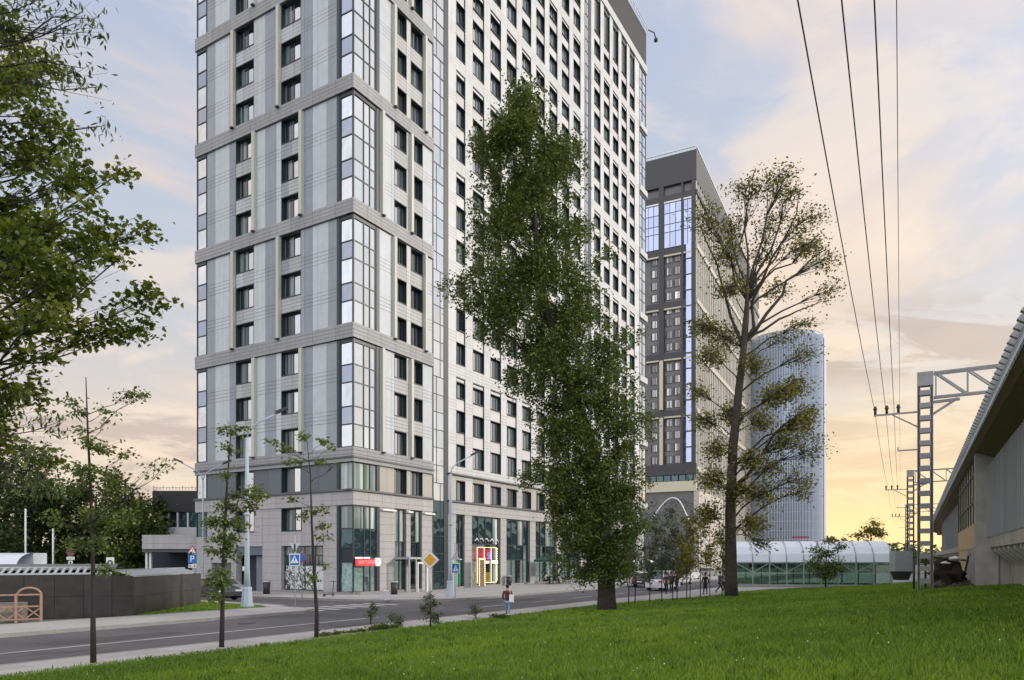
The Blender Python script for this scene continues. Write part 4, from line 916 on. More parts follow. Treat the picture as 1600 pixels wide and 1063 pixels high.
# ------------------------------------------------------------------ catenary masts
M_mast = mat('mast_paint', (.25, .245, .25), rough=.6, noise=.15, nscale=2)
def mast(label, loc):
    r = thing('catenary_mast', label, 'mast', loc, ANS, 'railway masts with lattice arms')   # local x along track, -y toward the track side
    H = 12.0
    for y in (-.30, .30):
        mb = MB(); mb.box(-.22, .22, y - .05, y + .05, 0, H); mb.box(-.22, -.17, y - .08, y + .08, 0, H); mb.box(.17, .22, y - .08, y + .08, 0, H); part('channel', mb, M_mast, r)
    bt = MB(); bt.box(-.24, -.225, -.27, .27, 0, .26); bt.box(.225, .24, -.27, .27, 0, .26); bt = bt.mesh('batten', M_mast)
    for i in range(17): link('batten', bt, r, (0, 0, .6 + i * .68))
    mb = MB(); mb.box(-.25, .25, -.38, .38, H - .7, H + .05); part('head_plate', mb, M_mast, r)
    mb = MB(); mb.bar((0, .3, 9.95), (0, 2.5, 9.95), .09); mb.bar((0, .3, 9.1), (0, 1.6, 9.92), .07); part('wire_arm', mb, M_mast, r)
    for L_ in (2.42, 1.85, 1.28):
        mb = MB(); mb.tube([(0, L_, 10.0), (0, L_, 10.45)], .07, n=6); mb.blob((0, L_, 10.3), .11); part('insulator', mb, M_dark, r)
    mb = MB(); mb.bar((0, .3, 7.9), (0, 1.3, 7.9), .07); mb.bar((0, 1.3, 7.9), (0, 1.3, 8.1), .06); part('lower_arm', mb, M_mast, r)
    tb_ = MB(); zt, zb2 = H - .05, H - 1.35
    for y in (-.0,): pass
    for x in (-.25, .25):
        tb_.bar((x, -.4, zt), (x, -9.5, zt + .1), .10); tb_.bar((x, -.4, zb2), (x, -9.5, zb2 + .1), .08)
        for k_ in range(7):
            y0 = -.5 - k_ * 1.45; tb_.bar((x, y0, zt), (x, y0, zb2), .06); tb_.bar((x, y0, zt), (x, y0 - 1.45, zb2), .07)
    part('cross_truss', tb_, M_mast, r)
    mb = MB(); mb.bar((0, -.35, zb2 - .9), (0, -1.5, zb2 - .15), .12); mb.bar((0, -.3, zb2 - .25), (0, -1.6, zb2 - .2), .14); part('knee_brace', mb, M_mast, r)
    return r
m1 = mast('large near lattice mast rising from the lawn beside the station', (22.44, 39, 1.05))
m2 = dup(m1, (44.4, 80, .8), label='smaller far lattice mast beyond the first one'); m3 = dup(m1, (70.5, 128, .6), label='tiny farthest lattice mast beside the station eaves')
e2 = Vector((.476, .88)); wires = [(20.25, 40.15, 11.42), (20.75, 39.9, 11.42), (21.06, 39.6, 11.42), (21.27, 39.4, 11.9)]
for i, (x, y, z) in enumerate(wires):
    w_ = MB(); pts = []
    for k_ in range(-13, 30):
        yy = y + k_ * 4; xx = x + (yy - y) * .5415; sagp = ((yy - y) / 41.0) % 1; sag = .55 * 4 * sagp * (1 - sagp); pts.append((xx, yy, z - sag * .8 - max(0, (yy - y)) * .004))
    w_.tube(pts, .0135 if i < 3 else .008, n=5); o = link('overhead_wire', w_.mesh('overhead_wire', M_dark)); tag(o, ['leftmost thick overhead wire hung on the lattice masts', 'second thick overhead wire from the left', 'third thick overhead wire from the left', 'thin pale overhead wire right of the thick ones'][i], 'wire', 'overhead railway wires')

# ------------------------------------------------------------------ street lamps
def lamp(label, loc, H, rot, arm, base=1.0, name='street_lamp', cat='street lamp'):
    r = thing(name, label, cat, loc, rot, 'grey street lamps'); b = base
    mb = MB(); mb.tube([(0, 0, 0), (0, 0, .12)], [.40 * b, .40 * b], n=8, sm=False); mb.tube([(0, 0, .12), (0, 0, 1.05 * b)], [.36 * b, .26 * b], n=8, sm=False); mb.tube([(0, 0, 1.05 * b), (0, 0, 1.2 * b)], [.30 * b, .27 * b], n=8, sm=False); part('plinth', mb, M_post, r)
    mb = MB(); mb.tube([(0, 0, 1.2 * b), (0, 0, 2.2 * b), (0, 0, H * .72), (0, 0, H)], [.20 * b, .15 * b, .12 * b, .08], n=10); part('pole', mb, M_post, r)
    mb = MB(); mb.tube([(0, 0, 5.4), (0, 0, 5.55)], .18 * b, n=8); part('collar', mb, M_post, r)
    for sgn in arm:
        mb = MB(); mb.tube([(0, 0, H), (.12 * sgn, 0, H + .45), (.5 * sgn, 0, H + .85), (1.7 * sgn, 0, H + 1.5)], .045, n=6); part('arm', mb, M_post, r)
        mb = MB(); mb.prism([(1.6 * sgn, H + 1.42), (2.35 * sgn, H + 1.78), (2.3 * sgn, H + 1.9), (1.65 * sgn, H + 1.62)], -.14, .14, 'y'); part('lamp_head', mb, M_dark, r)
    return r
lp = gp(386, 949, .13); lamp('large grey street lamp on the grass island before the shops', (lp.x, lp.y, .13), 10.0, R(8), (1,), 1.0)
lp = gp(704, 932, .13); lamp('tall grey street lamp beside the glass strip of the tower', (lp.x, lp.y, .13), 9.3, R(20), (1,), 1.0)
a = at(317, 930, 62); lamp('thin double armed street lamp in front of the tower left edge', (a.x, 62, .12), 9.6, R(12), (-1, 1), .45)
for i, (px_, top, Y_, lab) in enumerate(((40, 795, 60, 'bare grey pole rising behind the blue board'), (83, 826, 62, 'bare grey pole before the dark trees, right of the blue board'))):
    a = at(px_, 900, Y_); b = at(px_, top, Y_); mb = MB(); mb.tube([(a.x, Y_, 0), (a.x, Y_, b.z)], .075, n=6); tag(link('metal_pole', mb.mesh('metal_pole', M_wmetal)), lab, 'pole')

# ------------------------------------------------------------------ signs
def signpost(label, loc, rot, H, rad=.035):
    r = thing('road_sign', label, 'road sign', loc, rot); mb = MB(); mb.tube([(0, 0, 0), (0, 0, H)], rad, n=6); part('post', mb, M_steel, r); return r
def plate(r, z, w, h, m, name='sign_plate', y=-.05, x=0): mb = MB(); mb.box(x - w / 2, x + w / 2, y - .02, y, z - h / 2, z + h / 2); return part(name, mb, m, r)
def disc(r, z, rad, m, y=-.05, name='sign_disc', n=24, x=0): mb = MB(); mb.tube([(x, y, z), (x, y - .02, z)], rad, n=n, sm=False); return part(name, mb, m, r)
def tri(r, z, s, m, y=-.05, up=True, name='sign_triangle'):
    k = 1 if up else -1; mb = MB(); mb.prism([(-s / 2, z - k * s * .43), (s / 2, z - k * s * .43), (0, z + k * s * .43)][::k], y - .02, y, 'y'); return part(name, mb, m, r)
def pedestrian(p, z, s, m, y):
    mb = MB(); f = y
    mb.prism([(-.42 * s, z - .40 * s), (.42 * s, z - .40 * s), (0, z + .42 * s)], f - .01, f, 'y', 0)
    mb.blob((.02 * s, f - .015, z + .16 * s), (.055 * s, .008, .06 * s), m=1, n=6, rings=4)
    mb.bar((0, f - .015, z + .10 * s), (-.02 * s, f - .015, z - .12 * s), .11 * s, .01, 1); mb.bar((-.02 * s, f - .015, z - .1 * s), (-.16 * s, f - .015, z - .34 * s), .06 * s, .01, 1); mb.bar((-.02 * s, f - .015, z - .1 * s), (.12 * s, f - .015, z - .34 * s), .06 * s, .01, 1)
    mb.bar((0, f - .015, z + .05 * s), (.14 * s, f - .015, z - .06 * s), .05 * s, .01, 1)
    link('pictogram', mb.mesh('pictogram', [M_ywh, M_sblue]), p)
p = gp(461, 949, .13)
r = signpost('crossing sign with the back of a give way triangle above it', (p.x, p.y, .13), R(0), 4.2)
Hs = lambda py, Y_: CAM + (HY - py) / F * Y_ - .13
Y_ = p.y; q = plate(r, Hs(875, Y_), .62, .74, M_ywh); q2 = plate(r, Hs(875, Y_), .52, .62, M_sblue, 'blue_field', -.075); pedestrian(q, Hs(874, Y_), .56, M_ywh, -.10)
tri(r, Hs(856, Y_), .62, M_sgrey, -.045, up=False); mb = MB(); mb.box(-.05, .05, -.075, -.067, Hs(862, Y_), Hs(850, Y_)); part('rail', mb, M_dark, r)
p = at(472, 933, 52); r = signpost('faded round no stopping sign behind the crossing sign', (p.x, 52, .13), 0, 3.4); disc(r, Hs(871, 52), .34, M_sred); disc(r, Hs(871, 52), .26, M_sblue, -.072, 'blue_field'); mb = MB(); mb.bar((-.2, -.1, Hs(871, 52) + .2), (.2, -.1, Hs(871, 52) - .2), .07, .01); part('red_bar', mb, M_sred, r)
# yellow priority diamond
p = gp(670, 965, .1); Y_ = 37.0; p = at(674, 965, Y_); r = signpost('yellow and white priority diamond sign by the near pavement', (p.x, 46.5, .13), 0, 2.4)
Y_ = 46.5; p = at(674, 900, Y_); r.location.x = p.x; z = Hs(875, Y_)
def dia(s, y, m, name): mb = MB(); mb.prism([(-s, z), (0, z - s), (s, z), (0, z + s)], y - .02, y, 'y'); part(name, mb, m, r)
dia(.62, -.05, mat('diamond_rim', (.45, .44, .50)), 'rim'); dia(.56, -.075, M_ywh, 'white_field'); dia(.41, -.10, M_yel, 'yellow_field')
r.location = (at(672, 900, 46.5).x, 46.5, .13)
# crossing sign near second lamp
p = gp(711, 935, .13); r = signpost('narrow blue crossing sign seen from the side by the second street lamp', (p.x, p.y, .13), R(35), 4.0); Y_ = p.y
q = plate(r, Hs(888, Y_), .66, .74, M_ywh); plate(r, Hs(888, Y_), .56, .62, M_sblue, 'blue_field', -.075); pedestrian(q, Hs(888, Y_), .56, M_ywh, -.10); tri(r, Hs(868, Y_), .72, M_sgrey, -.05, True)
# parking sign stack
p = at(301, 905, 60); r = signpost('stack of roadworks, blue parking and arrow signs at the parking entrance', (p.x, 60, .1), 0, 4.1); Y_ = 60
tri(r, Hs(858, Y_), .85, M_sred, -.05); tri(r, Hs(859, Y_), .6, M_ywh, -.075, name='white_field'); mb = MB(); mb.bar((-.05, -.11, Hs(857, Y_) + .12), (.12, -.11, Hs(864, Y_)), .06, .01); mb.blob((-.1, -.11, Hs(864, Y_) + .05), (.1, .02, .08)); part('pictogram', mb, M_dark, r)
plate(r, Hs(873, Y_), .72, .74, M_sblue); lettering('P', .74, M_ywh, r, (0, -.085, Hs(873, Y_) - .02)); plate(r, Hs(884, Y_), .66, .28, M_ywh)
mb = MB(); zz = Hs(884, Y_); mb.bar((-.2, -.09, zz), (.2, -.09, zz), .05, .01); mb.prism([(-.3, zz), (-.16, zz - .08), (-.16, zz + .08)], -.1, -.08, 'y'); mb.prism([(.16, zz - .08), (.3, zz), (.16, zz + .08)], -.1, -.08, 'y'); part('arrow', mb, M_dark, r)
for x in (292, 309): pbox(x, x + 2, 890, 905, 60.2, .15, M_wmetal, 'rail', r) if False else None
# round no stopping sign at left with two plates
p = at(111, 905, 56); r = signpost('round no stopping sign over two white plates before the dark trees', (p.x, 56, .1), 0, 3.6); Y_ = 56
disc(r, Hs(862, Y_), .32, M_sred); disc(r, Hs(862, Y_), .23, mat('faded_violet', (.20, .07, .17)), -.075, 'violet_field'); plate(r, Hs(872, Y_), .62, .24, M_ywh); plate(r, Hs(881.5, Y_), .32, .58, M_ywh)
mb = MB(); zz = Hs(872, Y_); mb.bar((-.22, -.08, zz), (.22, -.08, zz + .05), .05, .01); zz = Hs(881.5, Y_); mb.bar((0, -.08, zz - .16), (0, -.08, zz + .16), .07, .01); mb.prism([(-.09, zz + .12), (.09, zz + .12), (0, zz + .24)], -.09, -.07, 'y'); part('arrow', mb, M_dark, r)
# white board sign, kiosk, blue board
p = at(173, 900, 50); r = signpost('small white board with a dark round emblem behind the granite walls', (p.x, 50, .1), 0, 2.6, .05); Y_ = 50; plate(r, Hs(880, Y_), .56, .86, M_ywh); disc(r, Hs(879, Y_), .20, M_dark, -.075, 'emblem'); disc(r, Hs(879, Y_), .09, M_ywh, -.1, 'emblem_centre')
Y_ = 52; r = thing('notice_board', 'pale blue notice board on two legs beside the kiosk', 'board', (at(41, 900, Y_).x, Y_, .1)); mb = MB(); mb.box(-.62, .62, -.03, .03, 1.35, 2.55); part('panel', mb, mat('board_blue', (.17, .24, .33), rough=.5), r); mb = MB(); mb.box(.0, .5, -.05, -.03, 1.45, 1.7); mb.box(0.02, .5, -.05, -.03, 1.8, 1.95); part('white_plate', mb, M_ywh, r)
mb = MB(); mb.bar((-.45, 0, 0), (-.45, 0, 2.5), .09); mb.bar((.4, 0, 0), (.4, 0, 2.5), .09); part('leg', mb, M_wmetal, r)
Y_ = 50; a = at(-25, 870, Y_); b = at(26, 870, Y_); r = thing('kiosk', 'small grey blue kiosk with a curved pale roof behind the granite wall', 'kiosk', (a.x, Y_, .1)); wk = b.x - a.x
mb = MB(); mb.box(0, wk, 0, 3, 0, 2.25); part('wall', mb, mat('kiosk_blue', (.17, .19, .27), rough=.6), r); mb = MB(); mb.box(wk - 1.7, wk - .3, -.03, 0, .9, 1.8); part('window', mb, M_gdark, r)
mb = MB()
for k_ in range(7): a0, a1 = math.pi / 2 * k_ / 7, math.pi / 2 * (k_ + 1) / 7; mb.face([(-.1, 1.6 - 1.8 * math.cos(a0), 2.3 + 1.0 * math.sin(a0)), (wk + .1, 1.6 - 1.8 * math.cos(a0), 2.3 + 1.0 * math.sin(a0)), (wk + .1, 1.6 - 1.8 * math.cos(a1), 2.3 + 1.0 * math.sin(a1)), (-.1, 1.6 - 1.8 * math.cos(a1), 2.3 + 1.0 * math.sin(a1))], 0, True)
mb.box(-.1, wk + .1, 1.6, 3.1, 2.3, 3.3); part('roof', mb, M_can, r)

# ------------------------------------------------------------------ dark granite parapets of the underpass stairs
M_gran = mat('dark_granite', (.030, .027, .026), rough=.28, noise=.35, nscale=2.2, rnd=.25, spec=.5); M_granb = mat('brown_granite', (.055, .048, .045), rough=.3, noise=.3, nscale=2.0, rnd=.18)
def wall_of_slabs(name, label, a, b, h0, h1, thick, m, step=1.25, slats=True, z0=.1):
    a = Vector((a[0], a[1])); b = Vector((b[0], b[1])); L_ = (b - a).length; r = thing(name, label, 'wall', (a.x, a.y, z0), math.atan2(b.y - a.y, b.x - a.x)); n = max(1, round(L_ / step)); w = L_ / n
    mb = MB(); mb.box(.02, L_ - .02, .04, thick - .04, 0, min(h0, h1) - .03); part('wall_core', mb, M_darkin, r)
    for i in range(n):
        h = h0 + (h1 - h0) * (i + .5) / n
        for (za, zb_) in ((0, h * .5), (h * .5, h)):
            mb = MB(); mb.box(i * w + .008, (i + 1) * w - .008, -.01, thick + .01, za + .006, zb_ - .006); part('granite_slab', mb, m, r)
    if slats:
        for i in range(int(L_ / .3)):
            h = h0 + (h1 - h0) * i * .3 / L_; mb = MB(); mb.bar((i * .3, -.02, h + .02), (i * .3 + .12, thick + .5, h + .30), .12, .04); part('coping_slat', mb, M_steel, r)
        mb = MB(); mb.bar((0, .0, h0 + .02), (L_, .0, h1 + .02), .08); mb.bar((0, thick + .5, h0 + .32), (L_, thick + .5, h1 + .32), .07); part('coping_rail', mb, M_steel, r)
    return r
A1, A2, A3, A4 = (-27.0, 31.2), (-19.75, 35.45), (-18.95, 36.0), (-19.6, 45.2)
wall_of_slabs('granite_wall', 'long dark granite wall of the underpass stairs behind the orange railing', A1, A2, 2.15, 2.15, .5, M_gran)
wall_of_slabs('granite_wall', 'brown polished granite wall side beside the grass island', A3, A4, 2.0, 2.0, .5, M_granb, step=1.1)
r = wall_of_slabs('granite_wall', 'short black recessed granite panel between the long wall and the brown wall', A2, A3, 2.05, 2.05, .3, M_gran, step=1, slats=False)
# sloping grey stair roof behind the wall
mb = MB(); q = [(-27, 31.9, 2.4), (-20, 36.1, 2.45), (-22.5, 41.0, 2.7), (-29, 37, 2.7)]; mb.face(q); mb.face([(p[0], p[1], p[2] - .12) for p in q][::-1])
tag(link('stair_roof', mb.mesh('stair_roof', mat('stair_roof_sheet', (.13, .13, .13), rough=.6, noise=.3))), 'flat grey stair roof just behind the long granite wall', 'roof')
# orange railing
M_or = mat('orange_rust_paint', (.33, .20, .15), rough=.7, noise=.2, nscale=9)
f0 = Vector((-24.3, 31.1)); f1 = Vector((-21.35, 32.65)); L_ = (f1 - f0).length
r = thing('orange_railing', 'low orange railing with crossed bars and an arch at its end', 'railing', (f0.x, f0.y, .12), math.atan2(f1.y - f0.y, f1.x - f0.x))
for x in (0, L_ / 2 - .5, L_ - .05, L_ - 1.0): mb = MB(); mb.bar((x, 0, 0), (x, 0, 1.3), .1); part('post', mb, M_or, r)
for z in (.15, .72, 1.25): mb = MB(); mb.bar((0, 0, z), (L_, 0, z), .07); part('rail', mb, M_or, r)
for i in range(5): x = i * L_ / 5; mb = MB(); mb.bar((x, 0, .15), (x + L_ / 5, 0, .72), .05); part('crossed_bar', mb, M_or, r); mb = MB(); mb.bar((x, 0, .72), (x + L_ / 5, 0, .15), .05); part('crossed_bar', mb, M_or, r)
mb = MB(); mb.tube([(L_ - .5 + .46 * math.cos(math.pi * k_ / 10), 0, 1.22 + .34 * math.sin(math.pi * k_ / 10)) for k_ in range(11)], .05, n=6); part('arch', mb, M_or, r)
mb = MB(); mb.prism([(-24.0, 31.75), (-22.1, 32.75), (-22.4, 33.2), (-24.3, 32.2)], .12, 1.0); tag(link('stone_box', mb.mesh('stone_box', mat('dull_stone', (.22, .20, .17), noise=.2))), 'dull stone block standing behind the orange railing', 'box')

# manhole covers and patches let into the asphalt
for (u_, v_, l_) in ((21, 28.4, 'round iron manhole cover in the lane before the granite walls'), (33.5, 24.0, 'round iron manhole cover in the near lane before the shops')):
    p = uv(u_, v_, .0); mb = MB(); mb.tube([(0, 0, 0), (0, 0, .014)], .38, n=20, sm=False); tag(link('manhole_cover', mb.mesh('manhole_cover', M_dark), None, p), l_, 'manhole cover')
mb = MB()
for (u0, u1, v0, v1) in ((12, 17, 26.6, 28.0), (38, 46, 27.4, 28.6), (22, 24.5, 22.6, 23.8), (28.5, 31, 29.2, 30.6)): mb.face([uv(u0, v0, .005), uv(u1, v0, .005), uv(u1, v1, .005), uv(u0, v1, .005)])
struct('asphalt_patches', mb, mat('patched_asphalt', (.055, .055, .06), rough=.9, noise=.2, nscale=2))
mb = MB()
for k_ in range(9):
    u0, v0 = random.uniform(6, 50), random.uniform(22.5, 30.5); du, dv = random.uniform(2, 6), random.uniform(-1.6, 1.6); pr_ = None
    for q in range(9):
        u, v = u0 + du * q / 8, min(31, max(22.2, v0 + dv * q / 8 + random.uniform(-.12, .12)))
        if pr_: mb.face([uv(pr_[0], pr_[1] - .02, .0065), uv(u, v - .02, .0065), uv(u, v + .02, .0065), uv(pr_[0], pr_[1] + .02, .0065)])
        pr_ = (u, v)
struct('road_cracks', mb, mat('tar_seam', (.03, .03, .032), rough=.6))
# ------------------------------------------------------------------ bins, bollard, scooter
def bin_(label, loc):
    r = thing('litter_bin', label, 'litter bin', loc, 0, 'black litter bins by the shops'); mb = MB(); mb.tube([(0, 0, 0), (0, 0, .95)], [.26, .30], n=10); part('bin_body', mb, M_dark, r); mb = MB(); mb.tube([(0, 0, .95), (0, 0, 1.05)], .33, n=10); part('rim', mb, M_steel, r); return r
b1_ = bin_('black litter bin between the door niche and the leaf print window', gp(419, 928, .13) + Vector((0, -.4, 0))); dup(b1_, gp(616, 929, .13) + Vector((0, 0, 0)), label='black litter bin left of the glazed porch'); dup(b1_, gp(792, 915, .13) + Vector((.2, 0, 0)), label='black litter bin before the cafe awning')
p = gp(604, 938, .13); r = thing('bollard', 'short grey bollard on the pavement corner below the shop', 'bollard', p); mb = MB(); mb.box(-.15, .15, -.12, .12, 0, .62); part('body', mb, M_sgrey, r); mb = MB(); mb.box(-.17, .17, -.14, .14, .62, .68); part('cap', mb, M_wmetal, r)
p = gp(514, 932, .13); r = thing('kick_scooter', 'black kick scooter parked against the wall left of the corner shop', 'scooter', p, R(60))
mb = MB(); mb.box(-.5, .35, -.08, .08, .12, .18); part('deck', mb, M_dark, r); mb = MB(); mb.bar((.38, 0, .1), (.5, 0, 1.12), .05); part('stem', mb, M_dark, r); mb = MB(); mb.bar((.5, -.25, 1.12), (.5, .25, 1.12), .05); part('handlebar', mb, M_dark, r)
for x in (-.5, .45): mb = MB(); mb.tube([(x, -.03, .11), (x, .03, .11)], .12, n=10); part('wheel', mb, M_dark, r)

# ------------------------------------------------------------------ cars
M_tyre = mat('tyre', (.02, .02, .02), rough=.9); M_cglass2 = mat('car_glass', (.03, .04, .045), rough=.05, spec=.8); M_cwhite = mat('car_paint_white', (.72, .72, .74), rough=.25, coat=.6); M_csilver = mat('car_paint_silver', (.38, .40, .42), rough=.3, metal=.5, coat=.5); M_cdark = mat('car_paint_dark', (.04, .042, .05), rough=.25, coat=.7)
M_tail = mat('tail_light', (.5, .02, .02), rough=.3)
def car(label, loc, rot, m, suv=False, group=None):
    r = thing('parked_car', label, 'car', loc, rot, group); h = 1.0 if not suv else 1.14
    prof = [(-2.2, .35), (-2.22, .75 * h), (-2.1, .92 * h), (-1.75, 1.0 * h)] + ([(-1.9, 1.55 * h), (-.9, 1.62 * h)] if suv else [(-1.3, 1.38 * h), (-.7, 1.46 * h)]) + [(.25, 1.44 * h), (1.0, 1.02 * h), (2.0, .82 * h), (2.2, .6 * h), (2.22, .35)]
    mb = MB(); bm_w = .88
    lower = [(-2.2, .32), (-2.24, .75 * h), (-2.12, .95 * h), (1.02, 1.0 * h), (2.0, .84 * h), (2.22, .6 * h), (2.24, .32)]
    mb.prism(lower[::-1], -bm_w, bm_w, 'y'); part('body', mb, m, r)
    top = ([(-2.0, .96 * h), (-1.85, 1.52 * h), (-.9, 1.62 * h), (.2, 1.5 * h), (.95, 1.0 * h)] if suv else [(-1.75, .95 * h), (-1.15, 1.36 * h), (-.5, 1.45 * h), (.2, 1.40 * h), (.95, .99 * h)])
    gl = MB(); n = len(top); i0 = 0
    for s, k in ((-1, .86), (1, .86)):
        for (x, z) in top: gl.v.append((x, s * (.86 - .16 * (z - .95 * h) / (.6 * h)), z))
    gl.f.append(tuple(range(n))); gl.f.append(tuple(range(n, 2 * n))[::-1]); gl.m += [0, 0]; gl.sm += [False, False]
    for k in range(n - 1): gl.f.append((k, k + n, k + n + 1, k + 1)); gl.m.append(0); gl.sm.append(False)
    part('windows', gl, M_cglass2, r)
    rf = MB(); zt = top[2][1]; rf.box(top[1][0] + .1, top[3][0], -.70, .70, zt - .06, zt + .02); rf.bar((top[1][0], -.74, top[1][1]), (top[0][0] - .05, -.86, top[0][1]), .09); rf.bar((top[1][0], .74, top[1][1]), (top[0][0] - .05, .86, top[0][1]), .09); rf.bar((top[3][0], -.74, top[3][1]), (top[4][0], -.86, top[4][1]), .08); rf.bar((top[3][0], .74, top[3][1]), (top[4][0], .86, top[4][1]), .08); rf.bar((-.4, -.84, .98 * h), (-.4, -.74, zt - .05), .08); rf.bar((-.4, .84, .98 * h), (-.4, .74, zt - .05), .08); part('roof', rf, m, r)
    for x in (-1.4, 1.38):
        for y in (-.80, .80):
            mb = MB(); mb.tube([(x, y - .11, .33), (x, y + .11, .33)], .34, n=14, sm=False); w_ = part('wheel', mb, M_tyre, r); mb = MB(); s = 1 if y > 0 else -1; mb.tube([(x, y + s * .11, .33), (x, y + s * .125, .33)], .2, n=10, sm=False); link('rim', mb.mesh('rim', M_steel), w_)
    for y in (-.62, .62):
        mb = MB(); mb.box(-2.27, -2.2, y - .2, y + .2, .72 * h, .86 * h); part('tail_light', mb, M_tail, r); mb = MB(); mb.box(2.1, 2.24, y - .2, y + .2, .62 * h, .74 * h); part('headlight', mb, M_ywh, r)
    mb = MB(); mb.box(-2.27, -2.235, -.26, .26, .55, .66); part('number_plate', mb, M_ywh, r)
    mb = MB(); mb.box(.55, .75, -1.02, -.88, 1.0 * h, 1.12 * h); mb.box(.55, .75, .88, 1.02, 1.0 * h, 1.12 * h); part('wing_mirror', mb, m, r)
    return r
rdA = math.atan2(rd.y, rd.x); snA = math.atan2(rn.y, rn.x)
def atg(px_, Y_, z=0): return ((px_ - CX) / F * Y_, Y_, z)
car('silver car parked in the side street behind the grass island', atg(348, 56, .01), snA + R(180), M_csilver)
car('dark car parked beside the brown granite wall, nearest the island', atg(333, 50.5, .12), snA + R(175), M_cdark)
car('white off-road car driving away behind the pedestrians', atg(1036, 68), rdA, M_cwhite, True)
car('white car farther down the road beyond the off-road car', atg(1062, 84), rdA, M_cwhite)
car('white van like car waiting far down the road under the trees', atg(1078, 100), rdA, M_cwhite, True)
car('dark car beside the white off-road car in the far lane', atg(1012, 76), rdA, M_cdark)
car('silver car at the far end of the street', atg(1105, 118), rdA, M_csilver)

# ------------------------------------------------------------------ cafe in front of the shops
cw = lambda t, d, z=.13: tuple(C0 + Vector((.511, .860, 0)) * t + Vector((.860, -.511, 0)) * d + Vector((0, 0, z)))
r = thing('cafe_parasol', 'dark green cafe awning parasol over the pavement tables', 'parasol', cw(30.5, 2.6), ANG)
mb = MB(); mb.tube([(0, 0, 0), (0, 0, 3.4)], .05, n=6); part('pole', mb, M_dark, r)
mb = MB(); c_ = (0, 0, 3.5); q = [(-2.4, -1.8, 2.75), (2.4, -1.8, 2.75), (2.4, 1.8, 2.75), (-2.4, 1.8, 2.75)]
for k_ in range(4): mb.face([q[k_], q[(k_ + 1) % 4], c_]); mb.face([q[k_], (q[k_][0], q[k_][1], 2.5), (q[(k_ + 1) % 4][0], q[(k_ + 1) % 4][1], 2.5), q[(k_ + 1) % 4]])
part('cloth', mb, mat('parasol_green', (.045, .10, .09), rough=.8), r)
def umb(label, loc, s=1.0):
    r = thing('white_parasol', label, 'parasol', loc, random.uniform(0, 1), 'white cafe parasols'); mb = MB(); mb.tube([(0, 0, 0), (0, 0, 2.9)], .04, n=6); part('pole', mb, M_steel, r)
    mb = MB(); n = 8
    for k_ in range(n): a0, a1 = 2 * math.pi * k_ / n, 2 * math.pi * (k_ + 1) / n; mb.face([(1.6 * math.cos(a0), 1.6 * math.sin(a0), 2.35), (1.6 * math.cos(a1), 1.6 * math.sin(a1), 2.35), (0, 0, 2.95)])
    part('cloth', mb, M_ywh, r); return r
u1 = umb('nearest white parasol outside the shops behind the poplar', cw(40, 3.5))
for i, t in enumerate((45, 50, 55)): dup(u1, cw(t, 3.2 + .4 * i), rot=.3 * i, label=['second white parasol along the shop fronts behind the poplar', 'third white parasol along the shop fronts behind the poplar', 'farthest white parasol along the shop fronts'][i])
def table(label, loc):
    r = thing('cafe_table', label, 'table', loc, ANG, 'cafe tables'); mb = MB(); mb.tube([(0, 0, .72), (0, 0, .75)], .38, n=14, sm=False); part('tabletop', mb, M_dark, r); mb = MB(); mb.tube([(0, 0, 0), (0, 0, .72)], .04, n=6); part('leg', mb, M_dark, r); mb = MB(); mb.tube([(0, 0, 0), (0, 0, .03)], .24, n=10); part('foot', mb, M_dark, r); return r
def chair(label, loc, rot):
    r = thing('cafe_chair', label, 'chair', loc, rot, 'dark cafe chairs'); mb = MB(); mb.box(-.22, .22, -.22, .22, .43, .47); part('seat', mb, M_dark, r); mb = MB(); mb.box(-.22, .22, .19, .23, .5, .88); part('backrest', mb, M_dark, r)
    for x in (-.2, .2):
        for y in (-.2, .2): mb = MB(); mb.box(x - .02, x + .02, y - .02, y + .02, 0, .43); part('leg', mb, M_dark, r)
    return r
t1 = table('left cafe table under the green parasol', cw(29.3, 2.6)); dup(t1, cw(31.7, 2.6), label='right cafe table under the green parasol')
ch = chair('dark cafe chair at the left table, turned to the tower', cw(29.3, 3.3), ANG); dup(ch, cw(28.5, 2.6), ANG + 1.6, 'dark cafe chair at the near end of the cafe tables'); dup(ch, cw(31.7, 3.3), ANG + .1, 'dark cafe chair at the right table, turned to the tower'); dup(ch, cw(32.6, 2.6), ANG - 1.5, 'dark cafe chair at the far end of the cafe tables')
r = thing('advert_stand', 'narrow standing menu board edged with warm bulbs on the pavement', 'board', cw(16.9, 1.1), ANG); mb = MB(); mb.box(-.5, .5, -.06, .06, .1, 2.9); part('board', mb, mat('menu_board', (.16, .13, .08), noise=.6, nscale=5), r)
for x in (-.5, .5):
    mb = MB()
    for k_ in range(14): mb.box(x - .07, x + .07, -.1, -.06, .2 + k_ * .2, .33 + k_ * .2)
    part('bulb_row', mb, M_warmlit, r)
mb = MB(); mb.box(-.5, .5, -.1, -.06, 2.75, 2.9); part('bulb_row', mb, M_warmlit, r)
